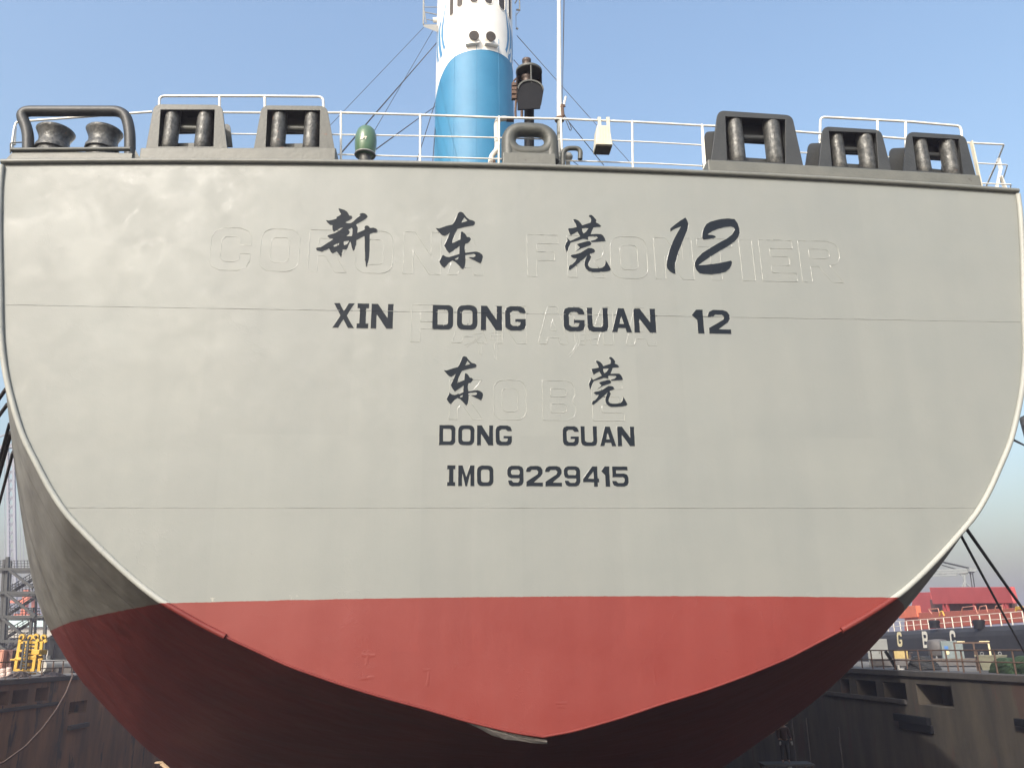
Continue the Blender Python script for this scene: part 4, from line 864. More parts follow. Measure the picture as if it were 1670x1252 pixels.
# aerial platform on the funnel's port side, and a whip aerial to starboard
b = MB()
def F3(x, y, s=FS): return S3(x, y, s)
b.add([F3(690, 42, FS - .5), F3(714, 42, FS - .5), F3(714, 53, FS - .5), F3(692, 44.5, FS - .5), F3(690, 40, FS + .5), F3(714, 40, FS + .5), F3(714, 51, FS + .5), F3(692, 43, FS + .5)], [(0, 1, 2, 3), (4, 7, 6, 5), (0, 4, 5, 1), (3, 2, 6, 7), (0, 3, 7, 4)])
ap = b.build('aerial_platform', 'grey', root)
b = MB()
for a, c, r in (((690.5, 40), (691, -12), .045), ((695, 38), (691, 14), .03), ((691, 12), (714, 12), .02), ((692, 20), (714, 24.5), .025), ((696, 32), (714, 35), .02)): b.tube([F3(*a), F3(*c)], r, 6)
b.build('platform_rail', 'grey', root)
b = MB(); b.tube([F3(706, 33), F3(716, 33)], 0.12, 12); b.build('radar_box', 'funnelw', root)
b = MB()
for a, c, r in (((842, 16.5), (848.5, 16.5), .05), ((847.5, 15), (847, -12), .035), ((840, 6), (846, -6), .03), ((841, 26), (847.5, 18), .015), ((842, 46), (844.5, 48), .05), ((841.5, 20), (841.5, 44), .015)): b.tube([F3(*a), F3(*c)], r, 6)
b.build('whip_aerial', 'grey', root)
# stays
for nm, pa, sa, pb, sb, r in (('stay_wire', (714, 68), FS + 1, (556, 250), 4, .022), ('stay_wire', (691, 45), FS + 1, (520, 224), 14, .012), ('stay_wire', (706, 50), FS + 1, (595, 240), 10, .012), ('stay_wire', (711, 163), FS + 1, (680, 262), 16, .02), ('stay_wire', (712, 172), FS + 1, (610, 246), 3, .018), ('stay_wire', (712, 176), FS + 1, (706, 262), 16, .02),
        ('stay_wire', (843, 58), FS, (960, 190), 10, .012), ('stay_wire', (844, 60), FS, (1030, 268), 8, .010), ('stay_wire', (922, 192), 0.95, (985, 270), 1.5, .010), ('stay_wire', (926, 257), 1.0, (945, 271), 1.2, .008), ('stay_wire', (838, 98), FS, (850, 112), FS - 3, .02)):
    b = MB(); b.tube([S3(*pa, sa), S3(*pb, sb)], r, 5); b.build(nm, 'wire', ship)
# accommodation block, hidden below the deck line from here but standing on the ship and shading the far quay
b = MB(); b.box((-15.5, 21.5, 9.0), (15.5, 38, 21.5)); b.box((-10, 23.0, 21.5), (10, 36, 23.0)); ab = b.build('accommodation_block', 'funnelw', ship)

# ------------------------------------------------------------------ loose things at the stern
# pale box hung from the top rail by two hooks
w_ = lambda x, y, s: ship_to_world(*S3(x, y, s))
bx = thing('hanging_box', 'cream box with dark underside hung by two hooks from the stern rail', 'box', mat4=SHIP_M)
s_a, s_b = RS - 0.42, RS - 0.06
(u0, wt), (u1, wb) = S(973, 204, s_a), S(997, 237, s_a)
b = MB()
vs = []
for (s__, dz) in ((s_a, 0), (s_b, 0)):
    vs += [(u0 - 0.04, s__, wb), (u1 + 0.03, s__, wb), (u1 - 0.02, s__, wt), (u0 + 0.01, s__, wt)]
b.add(vs, [(0, 1, 2, 3), (5, 4, 7, 6), (0, 3, 7, 4), (1, 5, 6, 2), (3, 2, 6, 7), (0, 4, 5, 1)])
bevel(b.build('box_body', 'cream', bx), 0.012)
b = MB()
for f in (0.2, 0.4, 0.6, 0.8): x = u0 + (u1 - u0) * f; b.box((x - 0.008, s_a - 0.012, wb + 0.06), (x + 0.008, s_a - 0.001, wt - 0.03))
b.box((u0 - 0.03, s_a - 0.018, wb + 0.01), (u1 + 0.02, s_a - 0.001, wb + 0.05)); b.build('box_ribs', 'cream', bx)
b = MB(); b.box((u0 - 0.02, s_a + 0.02, wb - 0.02), (u1 + 0.01, s_b - 0.02, wb - 0.002)); b.build('box_base', 'dark', bx)
for x in (976.5, 990.5):
    uu, ww = S(x, 197, RS); b = MB(); b.box((uu - 0.035, s_b - 0.02, wt - 0.05), (uu + 0.035, s_b, ww + 0.04)); b.box((uu - 0.035, s_b, ww + 0.015), (uu + 0.035, RS + 0.05, ww + 0.04)); b.build('hook', 'cream', bx)
# wrapped hose over the rail
ho = thing('wrapped_hose', 'pale wrapped hose drooping over the rail beside the centre chock', 'hose', mat4=SHIP_M)
b = MB(); hp = pl([(838, 195), (822, 193.5), (812, 195), (809.5, 204), (810, 222), (811, 240), (809, 247), (803, 253), (800, 262), (800, 270)], RS + 0.1)
b.tube(bend(hp, 0.06, 3), 0.058, 10); b.build('hose_body', 'hose', ho)
b = MB(); b.tube(pl([(838, 195), (826, 194.5)], RS + 0.1), 0.063, 10); b.tube(pl([(806, 262), (807, 272)], RS + 0.1), 0.03, 8); b.build('hose_end', 'rustrail', ho)
# torn sheet caught under the transom's lowest point
sh = thing('plastic_sheet', 'torn grey plastic sheet caught under the lowest point of the red stern', 'plastic sheet', mat4=SHIP_M)
b = MB(); up = [(752, 1171), (775, 1178.5), (800, 1184), (825, 1191), (850, 1198), (875, 1203), (892, 1206)]; dn = [(755, 1175), (780, 1186), (802, 1198), (824, 1205), (848, 1207), (872, 1211), (893, 1212)]
vs = []
for i, (a, c) in enumerate(zip(up, dn)):
    vs += [S3(*a, 0.09), S3((a[0] + c[0]) / 2 + random.uniform(-4, 4), (a[1] + c[1]) / 2, 0.03 + 0.1 * random.random()), S3(*c, 0.12 + 0.08 * random.random())]
b.add(vs, [(3 * i + q, 3 * i + 3 + q, 3 * i + 4 + q, 3 * i + 1 + q) for i in range(6) for q in range(2)]); so = b.build('torn_sheet', 'sheet', sh)
sol = so.modifiers.new('thick', 'SOLIDIFY'); sol.thickness = 0.004

# ------------------------------------------------------------------ mooring ropes
def rope(name, pts, r, label, group=None):
    b_ = MB(); b_.tube(pts, r, 8); o_ = b_.build(name, 'rope'); return tag(o_, label, 'rope', group)
def sag(p, q, k, n_=14): return [Vector(p).lerp(Vector(q), i / n_) - Vector((0, 0, 4 * k * (i / n_) * (1 - i / n_))) for i in range(n_ + 1)]
def px_of(p):
    v_ = np.array(p) - EYEP; z_ = v_ @ cfwd; return (835 + F * (v_ @ cright) / z_, 626 - F * (v_ @ cup) / z_) if z_ > .5 else (1e6, 1e6)
def quay_end(H, through, u_q, z_q=.25):
    """where on the quay the rope from H is made fast, so that it runs past the seen point"""
    best = None
    for s_q in np.arange(-14, 60, .25):
        E_ = ship_to_world(u_q, s_q, z_q - EYE); d_ = min((math.hypot(x - through[0], y - through[1]) for x, y in (px_of(Vector(H).lerp(E_, f)) for f in np.linspace(.02, 1, 120))))
        if best is None or d_ < best[0]: best = (d_, E_)
    return best[1]
def hull_pt(x, y, sd): return ship_to_world(*on_hull(x, y, sd))
for a, c, r, l in (((1560, 838), (1640, 952), .05, 'thicker dark mooring rope, outer of the pair slanting down at the starboard stern'), ((1552, 845), (1640, 1004), .042, 'thinner dark mooring rope, inner of the pair slanting across the black ship')):
    H = hull_pt(*a, 1); rope('mooring_rope', sag(H, quay_end(H, c, WALL_R + 1.0), 0.03, 24), r, l, 'mooring ropes')
H = hull_pt(1606, 692, 1); rope('mooring_rope', sag(H, at(1688, 734, 70.0), 0.02), 0.05, 'short dark rope leaving the starboard edge beside the tall pylon', 'mooring ropes')
for (a, c, r, l) in (((3, 638), (0, 645), .04, 'uppermost dark rope leaving the port side of the hull'), ((6, 656), (0, 673), .04, 'second dark rope from the top at the port side of the hull'), ((9, 692), (0, 745), .033, 'third dark rope from the top at the port side of the hull'), ((11, 705), (0, 768), .05, 'thickest dark rope at the port side of the hull'), ((15, 738), (0, 817), .036, 'lowest dark rope at the port side of the hull')):
    H = hull_pt(*a, -1); rope('mooring_rope', sag(H, quay_end(H, c, WALL_L - 1.0), 0.03, 24), r, l, 'mooring ropes')

# ------------------------------------------------------------------ port quay: stair tower, yellow frame, sheds
def quay(px, py, u_off): pass
TWY = 88.0
tw = thing('stair_tower', 'dark steel scaffold stair tower with zigzag flights standing on the port quay', 'stair tower')
def t3(x, y, dy=0.0): return at(x, y, TWY + dy)
for (xt, yt, xb, yb, wd, d_) in ((7, 912, -3, 1105, .24, 0), (13, 908, 2, 1105, .32, 0), (53, 990, 44, 1105, .26, 0), (75, 960, 71, 1105, .26, 0), (18, 915, 6, 1105, .2, 5), (60, 940, 55, 1105, .2, 5)):
    b = MB(); b.beam(t3(xt, yt, d_), t3(xb, yb, d_), wd); b.build('column', 'steel', tw)
for (xa, ya, xb, yb, d_) in ((-6, 928, 60, 928, -.4), (-6, 966, 62, 966, -.4), (-6, 1005.5, 72, 1005, -.4), (-10, 1045.5, 62, 1045, -.4), (0, 932, 60, 932, 5), (0, 971, 62, 970, 5), (-6, 1009, 72, 1009, 5)):
    b = MB(); b.beam(t3(xa, ya, d_), t3(xb, yb, d_), .26, .28); b.build('landing_beam', 'steel', tw)
for (xa, ya, xb, yb) in ((16, 930, 54, 958), (10, 968, 58, 1004), (4, 1008, 44, 1040), (-8, 1046, 24, 1072)):
    b = MB(); b.beam(t3(xa, ya, -.6), t3(xb, yb, -.6), .25, .25); b.build('brace', 'steel', tw)
for (xa, ya, xb, yb) in ((18, 966, 60, 940), (10, 1004, 60, 972), (2, 1044, 64, 1006), (-20, 1075, 50, 1040)):
    b = MB(); b.beam(t3(xa, ya, 2.0), t3(xb, yb, 2.0), .3, .25)
    for j in range(9):
        f = j / 8; x = xa + (xb - xa) * f; y = ya + (yb - ya) * f; b.beam(t3(x, y, 1.5), t3(x, y, 3.2), .5, .06)
    b.build('stair_flight', 'steel', tw)
    b = MB(); b.tube([t3(xa, ya - 11, 1.5), t3(xb, yb - 11, 1.5)], .05, 6); b.tube([t3(xa, ya - 6, 1.5), t3(xb, yb - 6, 1.5)], .035, 6)
    for j in range(8):
        f = j / 7; x = xa + (xb - xa) * f; y = ya + (yb - ya) * f; b.tube([t3(x, y, 1.5), t3(x, y - 11, 1.5)], .035, 5)
    b.build('handrail', 'steel', tw)
b = MB()
for (y0, xa, xb) in ((927, -4, 50), (965, 4, 56), (1004.5, -2, 66), (1044, -4, 60)):
    for dy in (13, 8.5, 4): b.tube([t3(xa, y0 - dy, 3.5), t3(xb, y0 - dy, 3.5)], .035, 5)
    for x in np.arange(xa, xb + 1, 5.5): b.tube([t3(x, y0, 3.5), t3(x - .5, y0 - 14, 3.5)], .035, 5)
b.build('guard_rail', 'steel', tw)

def onquayL(px, py): return onz(px, py, 0.0)
# yellow lifting frame on the quay edge
YF = 62.0
yf = thing('lifting_rack', 'stacked yellow steel frame with hooked arm ends and ladder rungs on the port quay', 'lifting frame')
def y3(x, y, d=0): return at(x, y, YF + d)
for d in (0, 2.6):
    b = MB(); ox = 0 if d == 0 else 9.5
    for (xa, ya, xb, yb) in ((33, 1045, 24.5, 1094), (61 - (2 if d else 0), 1045, 54, 1094)):
        b.beam(y3(xa + ox, ya, d), y3(xb + ox, yb, d), .15, .2)
    if d == 0:
        for (xa, ya, xb, yb) in ((33, 1047, 61, 1047), (31, 1060.5, 38, 1060.5), (27, 1073, 58, 1073), (25, 1092, 56, 1092)): b.beam(y3(xa, ya, d), y3(xb, yb, d), .16, .16)
    else:
        b.beam(y3(60, 1074, d), y3(70, 1074, d), .16); b.beam(y3(68, 1046, d), y3(62, 1046, d), .16)
    b.build('upright_frame', 'yellow', yf)
for (x, y, d, fl) in ((36.5, 1038, 0, 1), (50.5, 1039, 2.6, 1), (59.5, 1037.5, 0, -1), (71.5, 1038.5, 2.6, -1)):
    b = MB(); p = y3(x, y, d); q = y3(x - 4 * fl, y + 8.5, d); dirv = (p - q).normalized()
    b.lathe([(0.2, -0.12), (0.2, 0.12)], p, 18, axis=(0, 1, 0)); b.beam(q, p, .24, .2); b.build('hook_arm', 'yellow', yf)
    b = MB(); b.lathe([(0.09, -0.14), (0.09, 0.14)], p, 10, axis=(0, 1, 0)); b.build('pin_hole', 'dark', yf)
for x0, x1 in ((39.5, 37), (46, 43.5)):
    pass
b = MB(); b.beam(y3(39.5, 1046, -.3), y3(34, 1092, -.3), .11); b.beam(y3(46.5, 1042, -.3), y3(42, 1092, -.3), .11)
for j in range(8): y = 1050 + j * 5.4; f = (y - 1046) / 46; b.beam(y3(39.5 - 5.5 * f, y, -.3), y3(46.2 - 4.4 * f, y, -.3), .07)
b.build('ladder', 'steel', yf)
b = MB()
for y in (1053.5, 1059.5, 1066): b.beam(y3(47, y), y3(60 - (y - 1045) * .13, y), .14)
for (x, y, w__, h__) in ((29, 1075, 3.5, 3), (36, 1074, 3.5, 4), (50, 1074, 3.5, 3.5), (58, 1071, 3, 4.5), (50, 1083, 6, 6), (64, 1063, 1.5, 8), (49, 1098, 8, 3.5)):
    p = y3(x - w__ / 2, y + h__ / 2, -.1); q = y3(x + w__ / 2, y - h__ / 2, 1.0); b.box((min(p.x, q.x), min(p.y, q.y), min(p.z, q.z)), (max(p.x, q.x), max(p.y, q.y), max(p.z, q.z)))
bevel(b.build('clamp_block', 'yellow', yf), 0.03)
# containers, drums, net heaps
def wbox(x0, y0, x1, y1, Y, dep, mname, name, label, cat, lid=False, group=None):
    p = at(x0, y1, Y); q = at(x1, y0, Y); r_ = thing(name, label, cat, ((p.x + q.x) / 2, Y + dep / 2, p.z), group)
    hx, hz = abs(q.x - p.x) / 2, q.z - p.z
    b_ = MB(); b_.box((-hx, -dep / 2, 0), (hx, dep / 2, hz)); bevel(b_.build('box_shell', mname, r_), min(.05, hx * .1))
    b_ = MB(); nr_ = max(3, int(hx * 2 / 0.45))
    for i in range(nr_):
        x = -hx + (i + .5) * 2 * hx / nr_; b_.box((x - .06, -dep / 2 - .045, hz * .08), (x + .06, -dep / 2 - .002, hz * .92))
    b_.box((-hx, -dep / 2 - .06, 0.01), (hx, -dep / 2 - .003, hz * .06)); b_.box((-hx, -dep / 2 - .06, hz * .94), (hx, -dep / 2 - .003, hz - .01)); b_.build('ribs', mname, r_)
    return r_
wbox(-16, 1059, 7.5, 1094, 66, 4, 'pinkc', 'container', 'salmon container beside the yellow frame at the photo edge', 'container')
wbox(8, 1060, 22, 1092, 66.5, 4, 'brown', 'container', 'dark brown container between salmon container and yellow frame', 'container')
for (x, y0, y1, l) in ((4, 1089.5, 1097, 'pale drum standing on top of another at the port photo edge'), (4, 1097, 1105, 'pale drum underneath at the port photo edge'), (14, 1087.5, 1095, 'pale drum on top, next to the brown container'), (14, 1095, 1103, 'pale drum underneath, next to the brown container')):
    p = at(x, y1, 60); h = at(x, y0, 60).z - p.z; r_ = 0.20
    r_ = (at(x + 4, y1, 60).x - p.x)
    d_ = thing('drum', l, 'drum', p, 'pale drums on the port quay'); b = MB(); b.lathe([(r_, 0), (r_, h * .3), (r_ * 1.05, h * .33), (r_, h * .36), (r_, h * .63), (r_ * 1.05, h * .66), (r_, h * .69), (r_, h * .97), (r_ * .95, h)], (0, 0, 0), 20); b.build('drum_body', 'drum', d_)
    b = MB(); b.lathe([(r_ * .16, h), (r_ * .16, h + .03)], (r_ * .5, 0, 0), 8); b.build('bung', 'dark', d_)
def heap(name, x0, x1, ytop, ybase, Y, m, label, cat, seed, dep=1.5, group=None):
    rr_ = random.Random(seed); p0 = at(x0, ybase, Y); p1 = at(x1, ybase, Y); H = at((x0 + x1) / 2, ytop, Y).z - p0.z; wx = (p1.x - p0.x) / 2
    b_ = MB(); n1, n2 = 40, 14; vs = []
    ph = [rr_.uniform(0, 6.28) for _ in range(6)]
    for j in range(n2 + 1):
        for i in range(n1):
            t = 2 * math.pi * i / n1; f = j / n2; rad_ = (1 - f) ** .75
            bump_ = 1 + .14 * math.sin(3 * t + ph[0] + 3 * f) + .10 * math.sin(7 * t + ph[1] - 4 * f) + .07 * math.sin(13 * t + ph[2] + 9 * f) + rr_.uniform(-.06, .06)
            vs.append((wx * rad_ * bump_ * math.cos(t), dep * rad_ * bump_ * math.sin(t), H * f * (1 + .12 * math.sin(5 * t + ph[3]) * (1 - f))))
    b_.add(vs, [(j * n1 + i, j * n1 + (i + 1) % n1, (j + 1) * n1 + (i + 1) % n1, (j + 1) * n1 + i) for j in range(n2) for i in range(n1)])
    o_ = b_.build(name, m); o_.location = ((p0.x + p1.x) / 2, Y, p0.z); return tag(o_, label, cat, group)
heap('net_heap', 20, 42, 1093, 1104, 60, 'net', 'tangled grey net heap in front of the yellow frame', 'net heap', 3)
heap('net_heap', 66, 100, 1095, 1102.5, 64, 'net', 'low dark net heap beside the hull on the port quay', 'net heap', 5)
# dark machinery shed and long pipe behind, wall of the far hall with pale blue roof
sd_ = thing('machine_shed', 'dark blue-grey shed partly hidden by the red hull on the port quay', 'shed')
b = MB(); p = at(74, 1092, 95); q = at(150, 1040, 95); b.box((p.x, 95, p.z), (q.x, 103, q.z)); b.prism([[(p.x - .3, q.z), (q.x + .3, q.z), ((p.x + q.x) / 2, q.z + 1.6)]], 94.7, 103.3, put_t); b.build('shed_wall', 'steel', sd_)
b = MB(); p = at(76, 1078, 94.9); q = at(83, 1068, 94.9); b.box((p.x, 94.8, p.z), (q.x, 94.9, q.z)); b.build('notice_board', 'grey', sd_)
b = MB(); p = at(84, 1090, 94.9); q = at(90, 1050, 94.9); b.box((p.x, 94.75, p.z), (q.x, 94.95, q.z)); b.build('door', 'black', sd_)
pp = thing('storage_pipe', 'long pale pipe lying along the port quay behind the fence', 'pipe')
b = MB(); b.tube([at(68, 1086, 80), at(125, 1085, 84)], .55, 16); b.build('pipe_barrel', 'concrete', pp)
b = MB(); 
for x in (75, 95, 115): q = at(x, 1092, 81.5); b.box((q.x - .4, 80.8, -0.0), (q.x + .4, 82.6, q.z + .2))
b.build('pipe_saddle', 'beam', pp)
fh = thing('factory_hall', 'long grey hall with pale blue roof far behind the stair tower', 'building')
HY = 190.0
b = MB(); p = at(-60, 1066, HY); q = at(130, 1021, HY); b.box((p.x, HY, 0), (q.x, HY + 40, q.z)); b.build('hall_wall', 'concrete', fh)
b = MB(); z1 = at(0, 1011.5, HY).z; b.add([(p.x - 1, HY - .8, q.z), (q.x + 1, HY - .8, q.z), (q.x + 1, HY + 20, z1 + 2), (p.x - 1, HY + 20, z1 + 2), (p.x - 1, HY + 41, q.z), (q.x + 1, HY + 41, q.z), (p.x - 1, HY - .8, q.z + 1.3), (q.x + 1, HY - .8, q.z + 1.3)], [(0, 1, 7, 6), (6, 7, 2, 3), (3, 2, 5, 4)]); b.build('hall_roof', 'roofblue', fh)
for i in range(12):
    x = p.x + (i + .5) * (q.x - p.x) / 12; b = MB(); b.box((x - 1.6, HY - .08, q.z * .35), (x + 1.6, HY - .01, q.z * .7)); b.build('window', 'steel', fh)
oc = thing('quay_crane', 'faded orange crane legs seen through the stair tower', 'crane')
CYO = 240.0
b = MB()
for (xa, ya, xb, yb, w__) in ((44, 962, 33, 1046, 1.3), (56, 980, 57, 1046, 1.1)): b.beam(at(xa, ya, CYO), at(xb, yb, CYO), w__, w__)
b.build('crane_leg', 'orange', oc)
b = MB(); b.beam(at(24, 1003, CYO), at(66, 1003, CYO), 1.0); b.beam(at(38, 976, CYO), at(60, 976, CYO), 1.2); b.beam(at(14, 981, CYO), at(40, 980, CYO), .7); b.build('crane_girder', 'orange', oc)
b = MB(); b.beam(at(44, 972, CYO - 2), at(53, 972, CYO - 2), 3.0, 2.4); b.build('crane_cab', 'orange', oc)
# quay fence, port side
def fence(pts_px, heights, name, label, m, u, rails, nposts, r=.035):
    root_ = thing(name, label, 'fence'); (x0, x1) = pts_px
    s0_, _ = onwall(x0, 1100, u); s1_, _ = onwall(x1, 1095, u)
    for hgt in rails:
        b_ = MB(); b_.tube([ship_to_world(u, s0_, hgt - EYE), ship_to_world(u, s1_, hgt - EYE)], r, 6); b_.build('rail', m, root_)
    for i in range(nposts):
        s__ = s0_ + (s1_ - s0_) * i / (nposts - 1); b_ = MB(); tl = random.uniform(-.05, .05); b_.tube([ship_to_world(u, s__, -EYE), ship_to_world(u + tl, s__ + tl, rails[0] - EYE + .03)], r * 1.1, 6); b_.build('post', m, root_)
    return root_
fence((-60, 118), None, 'quay_fence', 'dark two-rail fence along the port quay edge in front of the yellow frame', 'rustrail', WALL_L - 0.35, (1.15, 0.62), 10, .045)
# cable drooping down the port dock wall
pc = tag((lambda b_: (b_.tube([at(119, 1100, 56), at(108, 1128, 53), at(92, 1156, 50), at(70, 1186, 47), at(42, 1216, 44), at(5, 1243, 42), at(-30, 1256, 40)], .045, 6), b_.build('hanging_cable', 'rustrail'))[1])(MB()), 'thin pale cable drooping down in front of the brown dock wall', 'cable')
# far hazy tower crane behind
fc = thing('tower_crane', 'pale faded lattice crane far away beside the port side of the hull', 'crane')
FY = 330.0
b = MB()
for (xt, xb) in ((12, 16), (22, 27)): b.beam(at(xt, 720, FY), at(xb, 1060, FY), .9)
for i in range(24):
    f0, f1 = i / 24, (i + 1) / 24; b.beam(at(12 + 4 * f0, 720 + 340 * f0, FY), at(22 + 5 * f1, 720 + 340 * f1, FY), .35); b.beam(at(22 + 5 * f0, 720 + 340 * f0, FY), at(12 + 4 * f1, 720 + 340 * f1, FY), .35)
b.build('lattice_mast', 'farcrane', fc)
b = MB(); b.beam(at(-40, 735, FY), at(60, 722, FY), 1.6); b.beam(at(-40, 728, FY), at(17, 705, FY), .5); b.beam(at(17, 705, FY), at(60, 722, FY), .5); b.build('crane_jib', 'farcrane', fc)
b = MB(); b.tube([at(7, 735, FY), at(9, 1030, FY)], .12, 5); b.tube([at(31, 730, FY), at(35, 1030, FY)], .12, 5); b.tube([at(35, 730, FY), at(41, 1030, FY)], .12, 5); b.build('hoist_cable', 'farcrane', fc)

# ------------------------------------------------------------------ starboard side: the other ship
os_ = thing('bulk_carrier', 'black hulled ship with cream hull letters and raised red hatch covers behind the starboard quay', 'ship')
# its side is a vertical plane through these two photo points at the rail
P0 = at(1440, 1024, 110.0); P1 = at(1690, 1003, 75.0)
dirx = Vector((P1.x - P0.x, P1.y - P0.y, 0)).normalized(); nrm = Vector((dirx.y, -dirx.x, 0))
if nrm.x > 0: nrm = -nrm
def onside(px, py, off=0.0):
    d = Vector(ray(px, py)); o_ = Vector(EYEP); base = P0 + nrm * off; t = (base - o_).dot(nrm) / d.dot(nrm); return o_ + d * t
zt = onside(1565, 1017).z - 0.35
Aft = P0 - dirx * 45; Fwd = P1 + dirx * 14
b = MB(); hgt0 = -9.0
rim = []
def hullsec(base):
    return [base + Vector((0, 0, hgt0)), base + Vector((0, 0, zt - .9)), base - nrm * .12 + Vector((0, 0, zt - .45)), base - nrm * .5 + Vector((0, 0, zt - .12)), base - nrm * 1.1 + Vector((0, 0, zt)), base - nrm * 26 + Vector((0, 0, zt)), base - nrm * 26 + Vector((0, 0, hgt0))]
secs = [hullsec(Vector((p.x, p.y, 0))) for p in [Aft.lerp(Fwd, i / 12) for i in range(13)]]
b.add([p for s__ in secs for p in s__], [(7 * i + j, 7 * i + j + 1, 7 * i + 8 + j, 7 * i + 7 + j) for i in range(12) for j in range(6)] + [tuple(range(7)), tuple(range(84, 91))[::-1]]); b.build('black_hull', 'shipblk', os_)
dk_ = MB(); dk_.add([Vector((Aft.x, Aft.y, zt + .01)) - nrm * 1.3, Vector((Fwd.x, Fwd.y, zt + .01)) - nrm * 1.3, Vector((Fwd.x, Fwd.y, zt + .01)) - nrm * 25.8, Vector((Aft.x, Aft.y, zt + .01)) - nrm * 25.8], [(0, 1, 2, 3)]); dk_.build('red_deck', 'shipdeck', os_)
# painted letters
def side_letter(ch, quad, m, cut=None):
    (TLx, TLy), (TRx, TRy), (BRx, BRy), (BLx, BLy) = quad; b_ = MB()
    def pt(a, c, d):
        top_ = (TLx + (TRx - TLx) * a, TLy + (TRy - TLy) * a); bot = (BLx + (BRx - BLx) * a, BLy + (BRy - BLy) * a)
        return onside(bot[0] + (top_[0] - bot[0]) * c, bot[1] + (top_[1] - bot[1]) * c, .02 + d)
    b_.prism(glyph(ch), 0.02, 0.0, pt, back=False); return b_.build('hull_letter', m, os_)
side_letter('G', ((1462, 1030), (1470, 1030), (1472, 1054), (1464, 1054)), 'yletter')
side_letter('6', ((1503, 1029), (1512, 1029), (1514.5, 1056), (1506, 1056)), 'wletter') if False else side_letter('B', ((1503, 1029), (1512, 1029), (1514.5, 1056), (1506, 1056)), 'wletter')
side_letter('C', ((1548, 1027.5), (1557, 1027.5), (1560, 1054), (1551, 1054)), 'wletter')
# white rail
b = MB(); rl = [(1420, 1026), (1464, 1018), (1540, 1013), (1600, 1008.5), (1690, 999.5)]
hR = 1.15
a0 = Aft.lerp(Fwd, 0.0); 
for hh_ in (1.15, 0.6):
    b.tube([Vector((Aft.x, Aft.y, zt + hh_)) - nrm * 1.0, Vector((Fwd.x, Fwd.y, zt + hh_)) - nrm * 1.0], .036, 6)
orl = b.build('deck_rail', 'wletter', os_)
L_ = (Fwd - Aft).length
k_ = int(L_ / 2.0)
for i in range(k_):
    q = Aft.lerp(Fwd, i / k_) - nrm * 1.0
    px_ = None
    v_ = Vector((q.x, q.y, zt)) - Vector(EYEP); vz = v_.dot(Vector(cfwd)); X_ = 835 + F * v_.dot(Vector(cright)) / vz
    if 1400 < X_ < 1720:
        b = MB(); b.tube([Vector((q.x, q.y, zt)), Vector((q.x, q.y, zt + 1.18))], .06, 6); b.build('rail_post', 'wletter', orl)
# raised hatch covers and supports
def cover(name, quad, back, m='shipred'):
    P = [onside(x, y, -back) for x, y in quad]; b_ = MB(); q = [p - nrm * .6 for p in P]
    b_.add(P + q, [(0, 1, 2, 3), (7, 6, 5, 4), (0, 4, 5, 1), (1, 5, 6, 2), (2, 6, 7, 3), (3, 7, 4, 0)])
    return bevel(b_.build(name, m, os_), .04)
cover('hatch_cover', [(1515.5, 957.5), (1645, 956.5), (1652.5, 983), (1521, 984.5)], 5.0)
cover('hatch_cover', [(1490, 966), (1517, 965), (1523, 1004), (1484, 1004)], 7.0)
cover('hatch_coaming', [(1475, 1000), (1690, 989), (1690, 1012), (1475, 1028)], 4.2, 'shipdeck')
cover('deck_house', [(1466, 988), (1493, 987), (1496, 1006), (1466, 1008)], 4.0, 'orange')
cover('hatch_underside', [(1516, 977), (1648, 976), (1652, 998), (1520, 1001)], 6.2, 'brown')
for (x, w__) in ((1539, 3), (1545, 3), (1589, 4), (1637, 3), (1642, 3)):
    b = MB(); b.beam(onside(x, 983, -5.2), onside(x + 2, 1002, -5.2), .28); b.build('cover_strut', 'shipred', os_)
b = MB()
for (xa, ya, xb, yb) in ((1520, 1001, 1514, 993), (1514, 993, 1530, 992), (1530, 992, 1532, 1000), (1566, 1004, 1570, 990), (1570, 990, 1590, 988), (1590, 988, 1594, 1000), (1596, 1000, 1598, 989), (1598, 989, 1608, 987), (1608, 987, 1611, 998), (1622, 996, 1624, 988), (1624, 988, 1634, 987), (1634, 987, 1635, 995)): b.tube([onside(xa, ya, -2.2), onside(xb, yb, -2.2)], .06, 6)
b.build('vent_hoops', 'pinkc', os_)
b = MB()
for (xa, ya, xb, yb) in ((1532, 1004, 1534, 997), (1534, 997, 1537, 996.5), (1537, 996.5, 1540, 1004), (1657, 996, 1657, 990), (1657, 990, 1668, 989), (1657, 993, 1668, 992)): b.tube([onside(xa, ya, -1.8), onside(xb, yb, -1.8)], .09, 6)
b.build('yellow_ladder', 'yellow', os_)
for x in (1523.5, 1596):
    b = MB(); p = onside(x, 1014.5, -.3); b.lathe([(.55, 0), (.5, .35), (.6, .7), (.5, .85)], p - Vector((0, 0, .6)), 14); b.build('deck_roller', 'black', os_)
